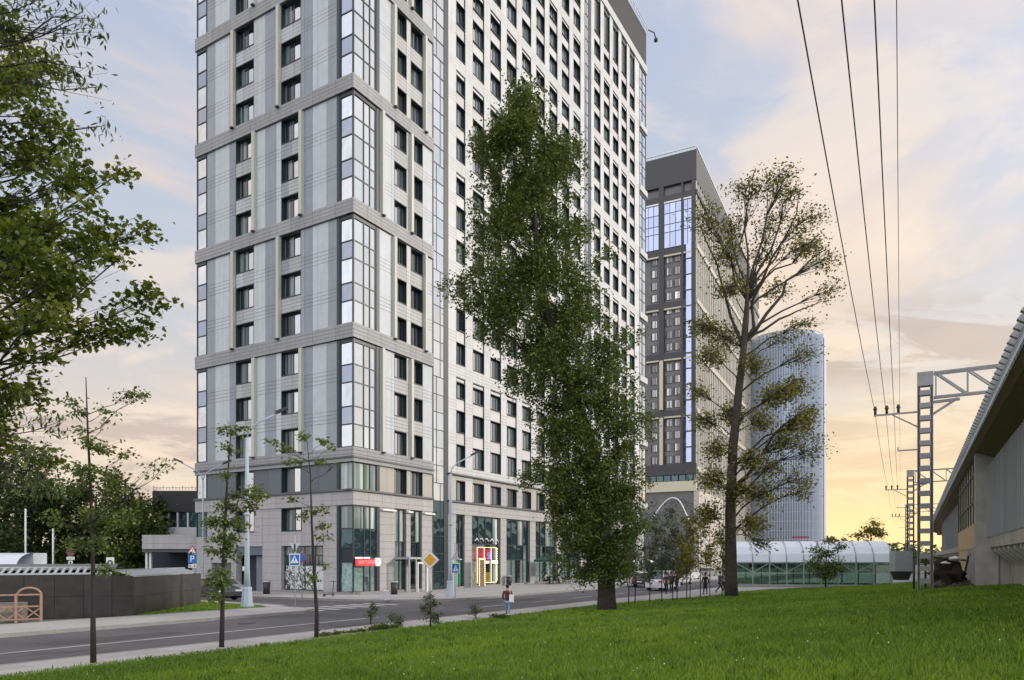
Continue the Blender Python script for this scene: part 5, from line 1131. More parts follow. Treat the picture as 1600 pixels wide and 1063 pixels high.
# ------------------------------------------------------------------ vegetation
RH = np.array([(0, 0), (.42, .32), (1.0, 0), (.42, -.32)])
SL = np.array([(0, 0), (.4, .15), (1.0, 0), (.4, -.15)])
MP = np.array([(0, -.03), (-.02, .30), (.30, .55), (.38, .28), (.62, .42), (.66, .16), (1.0, 0), (.66, -.16), (.62, -.42), (.38, -.28), (.30, -.55), (-.02, -.30)])
def leafmesh(name, C, size, m, shape=RH, droop=.35, var=.35):
    n = len(C); C = np.asarray(C)
    az = rng.uniform(0, 2 * np.pi, n); el = rng.normal(-droop, .45, n); ax = np.stack([np.cos(az) * np.cos(el), np.sin(az) * np.cos(el), np.sin(el)], -1)
    rv = rng.normal(0, 1, (n, 3)); rv[:, 2] *= .5; sd_ = np.cross(ax, rv); sd_ /= np.linalg.norm(sd_, axis=1, keepdims=True) + 1e-9
    # most leaves lie flat-ish: side vector near horizontal
    up = np.cross(ax, np.array([0, 0, 1.0])); up /= np.linalg.norm(up, axis=1, keepdims=True) + 1e-9; f_ = rng.random((n, 1)) < .55; sd_ = np.where(f_, up + .35 * sd_, sd_); sd_ /= np.linalg.norm(sd_, axis=1, keepdims=True)
    s = size * rng.uniform(1 - var, 1 + var, n)[:, None, None]
    V = C[:, None, :] + s * (shape[None, :, 0:1] * ax[:, None, :] + shape[None, :, 1:2] * sd_[:, None, :])
    k = len(shape); q = 2 * np.pi / (14 * size); lo = np.sin(C[:, 0] * q + 1.3 * np.sin(C[:, 2] * q * .7)) * np.sin(C[:, 2] * q * .9 + C[:, 1] * q * .8)
    return poly_mesh(name, V, k, m, np.clip(rng.normal(.5, .20, n) + .30 * lo, 0, 1))
def bez(a, b, n=6, lift=.15, side=0.0):
    a = Vector(a); b = Vector(b); mid = (a + b) / 2 + Vector((random.uniform(-side, side), random.uniform(-side, side), lift * (b - a).length)); w_ = .035 * (b - a).length; return [(1 - t) ** 2 * a + 2 * t * (1 - t) * mid + t * t * b + (Vector((random.uniform(-w_, w_), random.uniform(-w_, w_), random.uniform(-w_, w_))) if 0 < t < 1 else Vector()) for t in [i / (n - 1) for i in range(n)]]
def tree(name, label, cat, base, trunk, clumps, leaf, lsize, shape=RH, bark=None, group=None, tip=.12, limb_r=.05, twig_r=.012, spray=9, droop=.35, bare=0.0, fromlow=.9, flat=.45, lift=-.08, zmin=.12, cm=1.0):
    """trunk: [(x,y,z,r)] relative to base; clumps: [(x,y,z,rx,ry,rz,n)] relative"""
    bark = bark or M_bark; r = thing(name, label, cat, base, 0, group)
    mb = MB(); mb.tube([(t[0], t[1], t[2]) for t in trunk], [t[3] for t in trunk], n=10); part('trunk', mb, bark, r)
    tp = []
    for a, b in zip(trunk[:-1], trunk[1:]):
        for q in range(6): tp.append(Vector((a[0] + (b[0] - a[0]) * q / 6, a[1] + (b[1] - a[1]) * q / 6, a[2] + (b[2] - a[2]) * q / 6)))
    tp.append(Vector(trunk[-1][:3])); L_ = []; tp = [p for p in tp if p.z > zmin * trunk[-1][2]]
    for (x, y, z, rx, ry, rz, n) in clumps:
        n = int(n * cm); c = Vector((x, y, z)); best = min(tp, key=lambda p: ((p.x - c.x) ** 2 + (p.y - c.y) ** 2) + (p.z - (c.z - fromlow * math.hypot(c.x - p.x, c.y - p.y))) ** 2)
        lm = MB(); d = (c - best).length
        lr = limb_r * (.6 + .25 * d)
        main = bez(best, c, 6, lift, .06 * d); lm.tube(main, [lr * (1 - .75 * i / 5) for i in range(6)], n=5)
        ntw = max(3, n // spray)
        for k in range(ntw):
            u = rng.normal(0, 1, 3); u /= np.linalg.norm(u); rad = rng.uniform(.3, 1.0) ** .6 * (1.0 if rng.random() < .75 else rng.uniform(1.0, 1.45)); tipp = c + Vector((u[0] * rx * rad, u[1] * ry * rad, u[2] * rz * rad))
            st_ = main[random.choice((3, 4, 5))]
            if k < 16 or bare: lm.tube(bez(st_, tipp, 4, .05, .1), [twig_r, twig_r * .8, twig_r * .6, twig_r * .4], n=3, cap=False)
            if random.random() < bare: continue
            m_ = rng.poisson(spray) + 1; tt = rng.uniform(.45, 1.08, m_)[:, None]; P = np.array(st_)[None] * (1 - tt) + np.array(tipp)[None] * tt
            j = rng.normal(0, 1, (m_, 3)) * np.array([tip, tip, tip * flat]) ; L_.append(P + j)
        part('limb', lm, bark, r)
    o = link('crown', leafmesh('crown', np.concatenate(L_), lsize, leaf, shape, droop), r); o['kind'] = 'stuff'
    return r
def pxtree(name, label, cat, bx, by, Y, trunk, clumps, leaf, lsize, z0=None, depth=1.0, **k):
    """trunk [(px,py,r_m)], clumps [(px,py,rx_px,ry_px,n,[dy])] measured at the tree's own distance"""
    s = Y / F; b = at(bx, by, Y)
    tr = [((p[0] - bx) * s, 0.0 if i == 0 else random.uniform(-.1, .1), (by - p[1]) * s, p[2]) for i, p in enumerate(trunk)]
    cs = []
    for c in clumps:
        rx = c[2] * s; cs.append(((c[0] - bx) * s, c[5] if len(c) > 5 else random.uniform(-1, 1) * depth, (by - c[1]) * s, rx, max(rx, .5) * .9, c[3] * s, c[4]))
    return tree(name, label, cat, b, tr, cs, leaf, lsize, **k)

# the big leaning poplar
env = [(165, 808, 826), (185, 790, 842), (215, 768, 868), (238, 748, 900), (265, 738, 925), (310, 745, 890), (355, 735, 915), (400, 718, 945), (445, 712, 935), (490, 722, 940), (535, 765, 975), (580, 785, 995), (625, 815, 1002), (670, 825, 1005), (715, 828, 1008), (760, 835, 1008), (800, 845, 1005), (840, 860, 1000), (870, 880, 990)]
cl = []
for (y, a, b) in env:
    n_ = max(2, int((b - a) / 42))
    for i in range(n_):
        x = a + 22 + (b - a - 44) * (i + random.uniform(.1, .9)) / n_; hw = (b - a) / 2 / 28.3; off = abs(x - (a + b) / 2) / ((b - a) / 2); dm = 2.4 * math.sqrt(max(.05, 1 - off * off))
        cl.append((x, y + random.uniform(-14, 14), random.uniform(20, 46), random.uniform(16, 34), 300, random.uniform(-dm, dm)))
cl += [(870, 885, 22, 20, 260, -1.0), (905, 905, 12, 15, 110, -1.2), (955, 890, 30, 26, 330, -1.2), (820, 175, 14, 18, 160), (728, 470, 18, 14, 220), (905, 690, 40, 60, 700, -1.5), (930, 780, 50, 50, 900, -1.6), (880, 760, 40, 50, 700, 1.5)]
poplar = pxtree('poplar_tree', 'tall dense leaning poplar standing on the lawn before the tower', 'tree', 948, 957, 39.6, [(948, 960, .60), (948, 930, .50), (946, 850, .45), (925, 700, .36), (890, 600, .30), (850, 470, .22), (832, 330, .13), (815, 200, .04)], cl, M_leafA, .165, tip=.30, limb_r=.04, spray=10, cm=1.6, fromlow=.5, zmin=.16)
# the finer foliage that fills the crown: short sprays through its whole volume with ragged holes
ey = np.array([e[0] for e in env], float); ea = np.array([e[1] for e in env], float); eb = np.array([e[2] for e in env], float)
n = 33000; yy = rng.uniform(168, 905, n); aa = np.interp(yy, ey, ea); bb = np.interp(yy, ey, eb); th = rng.uniform(0, 2 * np.pi, n); rr = rng.random(n) ** .42
wob = 1 + .17 * np.sin(yy * .085 + 1) + .10 * np.sin(yy * .19 + 3 * np.cos(th))
hw = (bb - aa) / 2 * wob; hw = hw * (1 + .12 * np.sin(yy * .047 + 2.2 * np.sign(np.cos(th)))); xx = (aa + bb) / 2 + hw * rr * np.cos(th); dd = np.minimum(hw / 28.3, 2.6) * rr * np.sin(th)
hole = np.sin(xx * .11 + 2.1 * np.sin(yy * .045)) * np.sin(yy * .10 + 1.3 * np.sin(xx * .06)) + .75 * np.sin(xx * .055 + yy * .043 + dd) + rng.normal(0, .30, n)
k = hole > .06 + .16 * np.sin(yy * .021); xx, yy, dd = xx[k], yy[k], dd[k]; n = len(xx); s_ = 39.6 / F
ctr = np.stack([(xx - 948) * s_, dd, (957 - yy) * s_], -1); m_ = 7; dirv = rng.normal(0, 1, (n, 1, 3)) * .30; dirv[..., 2] -= .05
P = ctr[:, None, :] + dirv * rng.uniform(-.5, 1.0, (n, m_, 1)) + rng.normal(0, .05, (n, m_, 3))
o = link('crown_foliage', leafmesh('crown_foliage', P.reshape(-1, 3), .145, M_leafA), poplar); o['kind'] = 'stuff'

# the tall half-bare tree
Y2 = 53.5
tr2 = [(1143, 938, .50), (1143, 900, .43), (1142, 800, .38), (1145, 700, .34), (1155, 600, .28), (1165, 520, .22), (1168, 470, .18)]
top = [(1095, 345, 40, 28, 150), (1125, 400, 34, 26, 170), (1150, 340, 34, 24, 130), (1165, 300, 34, 14, 150), (1205, 292, 30, 12, 150), (1243, 290, 24, 10, 110), (1215, 335, 34, 18, 120), (1260, 345, 30, 20, 120), (1285, 370, 22, 16, 110), (1250, 390, 34, 20, 120), (1200, 385, 34, 22, 100), (1290, 410, 20, 22, 100), (1230, 440, 34, 20, 90), (1285, 465, 18, 16, 70), (1265, 500, 26, 16, 90), (1130, 460, 30, 24, 170), (1175, 430, 26, 20, 70), (1105, 500, 26, 22, 200), (1140, 520, 30, 26, 210), (1225, 530, 26, 18, 60)]
low = [(1100, 560, 26, 24, 190), (1175, 575, 24, 26, 170), (1255, 560, 26, 18, 100), (1240, 605, 34, 20, 240), (1275, 640, 20, 18, 150), (1205, 625, 30, 20, 260), (1255, 660, 30, 22, 260), (1225, 690, 34, 22, 230), (1270, 700, 22, 26, 110), (1150, 640, 24, 24, 200), (1185, 660, 24, 20, 180), (1105, 650, 24, 22, 140), (1120, 700, 26, 24, 190), (1165, 720, 26, 22, 190), (1100, 750, 30, 24, 240), (1150, 770, 30, 22, 240), (1190, 770, 26, 22, 180), (1245, 750, 26, 26, 110), (1275, 760, 18, 26, 70), (1105, 800, 28, 20, 220), (1170, 820, 26, 18, 190), (1205, 730, 24, 24, 120), (1085, 610, 18, 18, 100), (1195, 850, 16, 12, 70)]
t2 = pxtree('half_bare_tree', 'tall half bare tree with olive leaves standing before the dark tower', 'tree', 1143, 936, Y2, tr2, top + low, M_leafC, .21, depth=1.8, tip=.34, limb_r=.04, twig_r=.02, spray=8, bare=.04, fromlow=.7, flat=.75, lift=.14, zmin=.22, cm=3.0)
for n_, (x, y, r0) in enumerate([(1095, 350, .15), (1160, 310, .14), (1250, 300, .15), (1290, 390, .16), (1285, 470, .12), (1262, 640, .15)]):
    s = Y2 / F; a = Vector(((1160 - 1143) * s, 0, (936 - 540 if n_ < 5 else 936 - 760) * s)); a.x += -.6 if n_ == 5 else 0; b = Vector(((x - 1143) * s, random.uniform(-.6, .6), (936 - y) * s)); mb = MB(); mb.tube(bez(a, b, 8, .12 if n_ > 2 else -.05, .3), [r0 * (1 - i / 9) for i in range(8)], n=6); part('limb', mb, M_bark, t2)

# foreground trees whose branches hang in from the left
cl = []
rows = [(20, 50), (70, 60), (120, 60), (170, 85), (215, 95), (260, 40), (310, 40), (350, 60), (400, 175), (440, 200), (480, 200), (520, 185), (560, 130), (600, 60), (640, 30), (690, 20)]
for (y, xm) in rows:
    for i in range(5):
        x = xm - 22 - i * 46 - random.uniform(-12, 12)
        if x > -110: cl.append((x - 6, y + random.uniform(-14, 14), 32, 26, 130, random.uniform(-1.6, 1.2)))
cl += [(130, 290, 26, 28, 130), (165, 300, 28, 26, 130), (205, 285, 22, 14, 60), (195, 330, 26, 22, 110), (150, 350, 34, 28, 160), (110, 385, 36, 26, 160), (205, 375, 20, 20, 60), (190, 430, 34, 22, 150), (222, 440, 16, 10, 50), (95, 440, 44, 26, 200), (150, 490, 34, 24, 160), (70, 330, 26, 20, 70)]
cl += [(x_, y_, 34, 26, 95) for x_ in (10, 50, 90) for y_ in (640, 700)][:3]
cl += [(12, 120, 38, 34, 150), (50, 150, 36, 28, 130), (85, 190, 34, 26, 120), (20, 200, 38, 34, 150), (50, 235, 30, 24, 110), (5, 265, 34, 34, 130), (25, 300, 34, 30, 120), (0, 340, 36, 30, 120), (110, 220, 24, 16, 60), (5, 590, 44, 30, 160), (45, 620, 36, 26, 110), (-5, 660, 40, 30, 130), (20, 560, 40, 26, 120)]
pxtree('maple_tree', 'leafy maple whose boughs reach in from the left edge of the picture', 'tree', -150, 960, 12.5, [(-150, 1000, .26), (-148, 800, .22), (-140, 500, .18), (-135, 250, .12), (-130, -60, .06)], cl, M_leafB, .088, shape=MP, depth=1.2, tip=.09, limb_r=.022, twig_r=.006, spray=7, droop=.5, fromlow=.4, cm=1.5)
cl = [(150 - i * 34, 30 + random.uniform(-20, 25), 26, 34, 80) for i in range(6)] + [(160, 60, 16, 14, 26), (125, 100, 22, 34, 55), (120, 150, 16, 18, 36), (90, 60, 30, 30, 80), (60, 110, 28, 30, 80), (20, 60, 30, 34, 90), (85, 290, 16, 16, 22), (60, 700, 30, 18, 60), (30, 640, 30, 30, 80), (0, 740, 40, 30, 130), (70, 740, 26, 16, 60), (-40, 620, 40, 40, 110)]
pxtree('ash_tree', 'slender leaved tree drooping in at the upper left corner', 'tree', -190, 1000, 11.0, [(-190, 1030, .22), (-185, 700, .18), (-170, 300, .13), (-150, -40, .05)], cl, M_leafD, .12, shape=SL, depth=1.0, tip=.08, limb_r=.018, twig_r=.005, spray=8, droop=.9, fromlow=.2)

# wood behind the granite walls: single trees one can tell apart
bgt = [(-60, 640, 150, 70, 'M_leafD'), (10, 690, 110, 80, 'M_leafD'), (60, 735, 80, 86, 'M_leafA'), (108, 752, 60, 82, 'M_leafD'), (150, 745, 58, 92, 'M_leafD'), (196, 722, 62, 78, 'M_leafA'), (228, 768, 36, 90, 'M_leafD'), (-120, 700, 120, 76, 'M_leafD')]
for i, (x, ytop, w, Y_, mm) in enumerate(bgt):
    hh = 905 - ytop; cs = []
    for k_ in range(26):
        t = random.random(); yy = ytop + 14 + (hh * .88) * t; ww = w * (.35 + .65 * math.sin(math.pi * min(1, .25 + t * .75))) / 1.1
        cs.append((x + random.uniform(-ww, ww) * .8, yy, w * .26, w * .22 + 6, 230, random.uniform(-2.4, 2.4)))
    pxtree('broadleaf_tree', ['broad dark tree at the far left edge behind the kiosk', 'wide dark tree behind the kiosk and the blue board', 'mid green tree behind the first bare pole', 'dark tree behind the round no stopping sign', 'dark tree right behind the nearest young tree', 'bright green rounded tree left of the terrace building', 'low dark tree beside the parking entrance', 'dark tree beyond the left picture edge'][i], 'tree', x, 906, Y_, [(x, 908, .4), (x, 850, .3), (x, ytop + 30, .1)], cs, globals()[mm], .42, depth=2, tip=.55, limb_r=.05, twig_r=.03, spray=14, flat=.8)
# hedge in front of that wood
mb = MB(); a = at(-60, 900, 64); b = at(240, 900, 64); n = 30000; P = np.stack([rng.uniform(a.x, b.x, n), rng.uniform(63, 65, n), .1 + 1.9 * rng.random(n) ** .6], -1)
h_ = thing('hedge', 'long low clipped hedge in front of the dark wood', 'hedge', (0, 0, 0)); o = link('foliage', leafmesh('foliage', P, .16, M_leafA), h_); o['kind'] = 'stuff'
mb = MB()
for i in range(60): x = a.x + (b.x - a.x) * i / 59; mb.tube([(x, 64, 0), (x + .2, 64, 1.5)], .03, n=4)
part('stems', mb, M_bark, h_)['kind'] = 'stuff'

# young street trees
young = dict(cm=1.7, tip=.10, limb_r=.014, twig_r=.006, spray=6, depth=.5, fromlow=.6)
pxtree('young_tree', 'slim young tree nearest the camera at the left end of the lawn', 'young tree', 146, 1042, 19.9, [(146, 1046, .085), (146, 980, .07), (146, 880, .055), (140, 760, .04), (136, 660, .025), (135, 590, .012)],
       [(200, 612, 28, 7, 60), (228, 620, 12, 6, 22), (105, 625, 14, 10, 34), (120, 642, 12, 10, 26), (170, 640, 20, 8, 28), (175, 660, 12, 7, 20), (150, 690, 24, 12, 60), (120, 670, 12, 8, 22), (165, 700, 26, 14, 80), (185, 705, 16, 10, 40), (120, 730, 20, 10, 50), (150, 740, 30, 16, 130), (115, 765, 26, 16, 110), (180, 760, 30, 20, 150), (150, 800, 44, 20, 200), (190, 810, 24, 20, 110), (100, 810, 20, 18, 70), (175, 850, 24, 20, 100), (120, 850, 24, 20, 70), (165, 890, 18, 14, 60), (240, 728, 30, 4, 14), (272, 726, 14, 6, 24)], M_leafE, .11, bark=M_bark2, **young)
pxtree('young_tree', 'second young tree from the left, leafy all down its stem', 'young tree', 346, 1020, 23.4, [(346, 1022, .085), (346, 960, .07), (347, 880, .055), (352, 780, .04), (358, 700, .02), (362, 668, .01)],
       [(365, 675, 20, 9, 60), (352, 700, 20, 14, 50), (385, 668, 12, 6, 22), (358, 745, 12, 12, 34), (362, 770, 16, 10, 50), (395, 765, 20, 14, 90), (405, 775, 14, 8, 50), (385, 790, 16, 10, 50), (350, 790, 24, 14, 110), (340, 815, 24, 14, 130), (365, 815, 24, 14, 110), (350, 840, 26, 14, 130), (328, 858, 16, 7, 50), (355, 865, 22, 16, 110), (372, 845, 12, 8, 40), (345, 910, 22, 14, 120), (350, 895, 20, 12, 90), (340, 930, 14, 9, 60)], M_leafE, .125, bark=M_bark2, **young)
pxtree('young_tree', 'third young tree from the left with few thin twigs of leaves', 'young tree', 494, 1003, 26.2, [(494, 1006, .085), (494, 960, .07), (492, 900, .055), (488, 820, .04), (484, 740, .02), (478, 680, .01)],
       [(475, 682, 12, 8, 40), (430, 692, 10, 5, 18), (445, 700, 14, 7, 30), (512, 690, 12, 7, 26), (516, 700, 8, 6, 16), (455, 722, 24, 5, 30), (502, 722, 14, 7, 24), (530, 726, 10, 4, 14), (446, 775, 8, 8, 24), (500, 798, 18, 10, 44), (475, 805, 12, 8, 30), (502, 820, 12, 8, 30), (512, 838, 14, 6, 22), (516, 882, 6, 7, 18), (490, 905, 12, 10, 30)], M_leafE, .135, bark=M_bark2, **young)
def sap(label, x, by, Y_, top, w, m, nm='sapling', n=7, ls=.10, nl=45, lowf=.35, tr=.035, dens=1.0):
    H = by - top; cs = [(x + random.uniform(-.75, .75) * w, top + 6 + (H * (1 - lowf) - 6) * (k + .5) / n, w * .55, H * .11, nl) for k in range(n)]
    return pxtree(nm, label, 'sapling', x, by, Y_, [(x, by + 2, tr), (x + random.uniform(-2, 2), (by + top) / 2, tr * .7), (x + random.uniform(-2, 2), top + 4, tr * .3)], cs, m, ls, bark=M_bark2, tip=.08 * dens, limb_r=.010, twig_r=.005, spray=6, depth=.25, fromlow=.5, cm=2.2, group='staked saplings along the pavement')
sap('small thin sapling left of two others by the pavement edge', 580, 980, 32, 938, 7, M_leafF, nl=22)
sap('tiny sapling with one rounded tuft by the pavement edge', 613, 978, 32.6, 952, 6, M_leafF, nl=20, n=4)
sap('tiny bushy sapling right of the rounded tuft', 627, 984, 31.5, 956, 8, M_leafF, nl=26, n=5)
sap('double stemmed sapling with silvery leaves under the yellow diamond sign', 672, 998, 29, 924, 14, M_leafF, nl=42)
sap('small sapling left of the walking woman', 744, 970, 34.5, 940, 9, M_leafF, nl=30, n=5)
shr = lambda lab, x, by, Y_, w, h, m, n=6, nl=60, ls=.10, nm='shrub': pxtree(nm, lab, 'shrub', x, by, Y_, [(x, by + 1, .03), (x, by - h * .5, .02)], [(x + random.uniform(-1, 1) * w * .6, by - h * (.35 + .5 * random.random()), w * .45, h * .3, nl) for _ in range(n)], m, ls, bark=M_bark2, tip=.07, limb_r=.01, twig_r=.005, spray=7, depth=.3, cm=1.8, group='low shrubs at the lawn edge')
shr('low dark shrub at the feet of the walking woman', 780, 970, 34.5, 15, 14, M_leafA)
for i, (x, by, Y_, w, h) in enumerate([(508, 1001, 27, 11, 14), (530, 997, 27.6, 9, 10), (548, 995, 28, 10, 11), (566, 992, 28.5, 10, 12), (582, 990, 29, 12, 14), (600, 987, 29.5, 13, 14), (615, 984, 30, 10, 10)]):
    shr(['first low shrub right of the third young tree', 'second low shrub right of the third young tree', 'third low shrub right of the third young tree', 'fourth low shrub right of the third young tree', 'low shrub left of the rounded tuft sapling', 'low shrub under the rounded tuft sapling', 'last low shrub of the row, under the bushy sapling'][i], x, by, Y_, w, h, M_leafA, 5, 40)
row_ = [(982, 946, 44.0, 800, 15, 'M_leafF'), (992, 944, 45, 790, 15, 'M_leafF'), (1015, 940, 47, 838, 18, 'M_leafF'), (1034, 940, 47.5, 800, 20, 'M_leafF'), (1051, 939, 48, 790, 17, 'M_leafF'), (1058, 938, 48.5, 830, 14, 'M_leafC'), (1073, 936, 50, 800, 17, 'M_leafC'), (1078, 936, 51, 815, 15, 'M_leafC'), (1094, 935, 52, 790, 18, 'M_leafC'), (1109, 934, 54, 795, 20, 'M_leafC'), (1128, 933, 56, 830, 16, 'M_leafC')]
labs = ['first staked sapling right of the poplar trunk', 'second staked sapling right of the poplar trunk', 'short bushy silvery sapling right of the poplar', 'silvery sapling just left of the pedestrians', 'silvery sapling in front of the white off-road car', 'short olive sapling beside the white off-road car', 'olive sapling right of the grouped pedestrians', 'thin olive sapling in the middle of the row', 'olive sapling left of the dark coated pedestrian', 'olive sapling right of the dark coated pedestrian', 'last olive sapling before the half bare tree']
for i, (x, by, Y_, tp_, w, mm) in enumerate(row_): sap(labs[i], x, by, Y_, tp_, w, globals()[mm], n=8, ls=.17, nl=52 if w > 15 else 40, lowf=.33, dens=1.6)
pxtree('bushy_shrub', 'dense upright green shrub in front of the glazed canopy', 'shrub', 1290, 920, 66, [(1290, 922, .08), (1290, 880, .05), (1296, 845, .02)], [(1290, 895, 24, 18, 420), (1275, 880, 18, 14, 200), (1305, 885, 20, 14, 220), (1290, 862, 20, 14, 200), (1300, 845, 16, 8, 90), (1312, 855, 12, 8, 60), (1270, 860, 10, 8, 50)], M_leafA, .20, bark=M_bark2, tip=.2, limb_r=.02, twig_r=.01, spray=8, depth=.6, cm=2)
pxtree('distant_tree', 'small rounded distant tree against the yellow sky above the canopy', 'tree', 1361, 880, 150, [(1361, 882, .3), (1361, 840, .15)], [(1361, 826, 18, 9, 260), (1346, 834, 12, 6, 140), (1374, 834, 12, 6, 140), (1360, 816, 10, 5, 80)], M_leafC, .55, tip=.6, limb_r=.05, twig_r=.03, spray=8, depth=2)
# tree line and hazy town far off that closes the horizon
mb = MB()
n = 26000; X = rng.uniform(-420, 520, n); Y = rng.uniform(330, 420, n); P = np.stack([X, Y, rng.random(n) ** .7 * (9 + 3 * np.sin(X * .05) + 2 * np.sin(X * .21))], -1)
o = link('distant_wood', leafmesh('distant_wood', P, 3.2, M_leafD)); o['kind'] = 'stuff'; o['category'] = 'wood'; o['label'] = 'far low belt of trees along the horizon'

# ------------------------------------------------------------------ people
M_skin = mat('skin', (.45, .27, .19), rough=.6); M_hair = mat('dark_hair', (.025, .018, .014), rough=.7)
def skinned(name, nodes, edges, m, parent, sub=1):
    me = bpy.data.meshes.new(name); me.from_pydata([n_[:3] for n_ in nodes], edges, []); o = bpy.data.objects.new(name, me); COL.objects.link(o)
    md = o.modifiers.new('s', 'SKIN'); sv = me.skin_vertices[0].data if me.skin_vertices else None
    if sv is None:
        import bmesh; bm = bmesh.new(); bm.from_mesh(me); bm.verts.layers.skin.verify(); bm.to_mesh(me); bm.free(); sv = me.skin_vertices[0].data
    for i, n_ in enumerate(nodes): sv[i].radius = (n_[3], n_[3] if len(n_) < 5 else n_[4]); sv[i].use_root = (i == 0)
    sb = o.modifiers.new('u', 'SUBSURF'); sb.levels = sub; sb.render_levels = sub
    dg = bpy.context.evaluated_depsgraph_get(); m2 = bpy.data.meshes.new_from_object(o.evaluated_get(dg)); bpy.data.objects.remove(o)
    m2.name = name; m2.materials.clear(); m2.materials.append(m); m2.polygons.foreach_set('use_smooth', [True] * len(m2.polygons)); return link(name, m2, parent)
def person(label, loc, rot, top, legs, H=1.72, stride=.22, bag=None, hair=M_hair, arm=.15, coat=None, sit=False):
    """faces local +y; stride swings the legs"""
    r = thing('person', label, 'person', loc, rot); k = H / 1.72; s = stride
    hip, kn = .88 * k, .48 * k
    Lk, Lf = (-.10, s * .45, kn), (-.10, s * 1.0, .07); Rk, Rf = (.10, -s * .25, kn), (.10, -s * 1.15, .12 if s > .1 else .07)
    hh = 0.0
    if sit: hip = .50; Lk, Lf = (-.10, .42, .50), (-.11, .42, .07); Rk, Rf = (.10, .42, .50), (.11, .44, .07)
    sh = hip + .52 * k; hd = hip + .74 * k
    ha = (.24, -arm * .6 if not sit else .3, hip + (.0 if not sit else .12)); hb = (-.24, arm * .8 if not sit else .3, hip + (.0 if not sit else .12))
    ea = (.25, -arm * .5, hip + .25 * k); eb = (-.25, arm * .1, hip + .25 * k)
    body = [(0, 0, hip, .11, .09), (0, 0, hip + .25 * k, .10, .075), (0, 0, sh - .04, .12, .08), (0, .01, sh + .07 * k, .045), (0, .02, hd - .05, .065), (0, .03, hd + .06, .082), (0, .02, hd + .13, .05),
            (.17, 0, sh - .01, .05), (*ea, .035), (*ha, .026), (ha[0], ha[1] + .05, ha[2] - .11, .03), (-.17, 0, sh - .01, .05), (*eb, .035), (*hb, .026), (hb[0], hb[1] + .05, hb[2] - .11, .03),
            (.09, 0, hip - .05, .075), (*Rk, .05), (Rf[0], Rf[1], Rf[2] + .02, .035), (-.09, 0, hip - .05, .075), (*Lk, .05), (Lf[0], Lf[1], Lf[2] + .02, .035)]
    skinned('body', body, [(0, 1), (1, 2), (2, 3), (3, 4), (4, 5), (5, 6), (2, 7), (7, 8), (8, 9), (9, 10), (2, 11), (11, 12), (12, 13), (13, 14), (0, 15), (15, 16), (16, 17), (0, 18), (18, 19), (19, 20)], M_skin, r)
    jl = hip - (.05 if not coat else .42)
    jk = [(0, 0, hip - .07, .165, .13), (0, 0, hip + .26 * k, .135, .105), (0, 0, sh - .05, .15, .105), (0, 0, sh + .03, .08), (.18, 0, sh - .03, .068), (*ea, .055), (ha[0], ha[1], ha[2] + .03, .042), (-.18, 0, sh - .03, .068), (*eb, .055), (hb[0], hb[1], hb[2] + .03, .042)]
    ed = [(0, 1), (1, 2), (2, 3), (2, 4), (4, 5), (5, 6), (2, 7), (7, 8), (8, 9)]
    if coat: jk.append((0, 0, jl, .16, .13)); ed.append((0, 10))
    skinned('jacket', jk, ed, top, r)
    skinned('trousers', [(0, 0, hip, .135, .11), (.09, 0, hip - .08, .092), (*Rk, .066), (Rf[0], Rf[1], Rf[2] + .05, .052), (-.09, 0, hip - .08, .092), (*Lk, .066), (Lf[0], Lf[1], Lf[2] + .05, .052)], [(0, 1), (1, 2), (2, 3), (0, 4), (4, 5), (5, 6)], legs, r)
    for f_ in (Rf, Lf): mb = MB(); mb.blob((f_[0], f_[1] + .06, max(.045, f_[2] - .02)), (.05, .14, .05), n=8, rings=5); part('shoe', mb, M_dark if legs is not M_jeans else M_ywh, r)
    mb = MB(); mb.blob((0, -.015, hd + .055), (.098, .105, .115), n=12, rings=8); part('hair', mb, hair, r)
    mb = MB(); mb.blob((0, .115, hd + .03), (.018, .02, .03), n=6, rings=4); part('nose', mb, M_skin, r)
    if bag == 'tote':
        mb = MB(); mb.box(.13, .36, -.17, -.09, hip - .08, hip + .30); part('bag', mb, M_ywh, r); mb = MB(); mb.tube([(.20, -.13, hip + .3), (.15, -.14, sh + .04), (.16, .0, sh + .06)], .014, n=5); part('strap', mb, M_ywh, r)
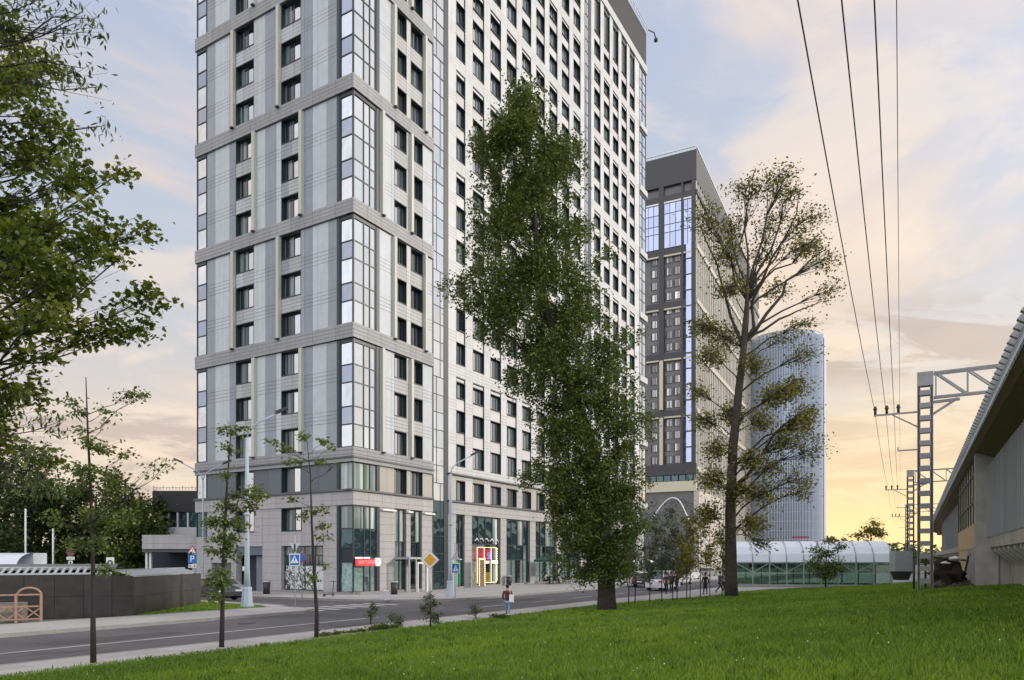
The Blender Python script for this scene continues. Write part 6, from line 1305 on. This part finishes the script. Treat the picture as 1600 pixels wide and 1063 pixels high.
    if bag == 'pack': mb = MB(); mb.box(-.15, .15, -.26, -.11, hip + .12, sh); part('backpack', mb, M_dark, r)
    return r
M_jeans = mat('light_jeans', (.20, .30, .42), rough=.8, noise=.1, nscale=8); M_mar = mat('maroon_jacket', (.10, .022, .022), rough=.8, noise=.1); M_blk = mat('black_cloth', (.018, .018, .022), rough=.85); M_plum = mat('plum_cloth', (.07, .03, .05), rough=.85); M_navy = mat('navy_cloth', (.03, .04, .08), rough=.85); M_gry = mat('grey_cloth', (.20, .20, .22), rough=.85); M_lt = mat('light_cloth', (.55, .55, .55), rough=.85)
pp = gp(793, 963, .1)
person('woman in a maroon jacket and light jeans with a white shoulder bag, walking away', (pp.x, pp.y, .10), R(-14), M_mar, M_jeans, H=1.56, stride=.16, bag='tote')
for lab, px_, Y_, t_, l_, rt, st_, bg_, ct, H_ in (('pedestrian in a plum top walking in the group by the white car', 1041, 58.5, M_plum, M_blk, R(-30), .25, None, None, 1.74), ('pedestrian in black with a backpack beside the plum top', 1049, 60.5, M_blk, M_blk, R(-30), .2, 'pack', None, 1.78), ('pedestrian in dark clothes right behind the backpack wearer', 1057, 64, M_blk, M_navy, R(-40), .2, None, None, 1.7),
        ('pedestrian in a long dark coat standing between the saplings', 1102, 58.5, M_blk, M_blk, R(10), .08, None, 1, 1.72), ('pedestrian in dark clothes striding left of the half bare trunk', 1125, 60.5, M_navy, M_blk, R(-75), .42, None, None, 1.78), ('pedestrian in grey half hidden by the half bare trunk', 1131.5, 63, M_gry, M_blk, R(-60), .2, None, None, 1.72), ('pedestrian with a light top by the far shops left of the saplings', 968, 78, M_lt, M_blk, R(60), .2, None, None, 1.7)):
    person(lab, atg(px_, Y_, .10), rt, t_, l_, H=H_, stride=st_, bag=bg_, coat=ct)
for lab, t, d, tm in (('seated guest in a white top at the left cafe table', 29.0, 1.9, M_lt), ('seated guest in black at the right cafe table', 31.4, 1.9, M_blk)):
    person(lab, cw(t, d, .10), ANG + R(180), tm, M_blk, sit=True); dup(ch, cw(t, d), ANG + R(180), 'dark cafe chair under the ' + lab.split(' at ')[0])
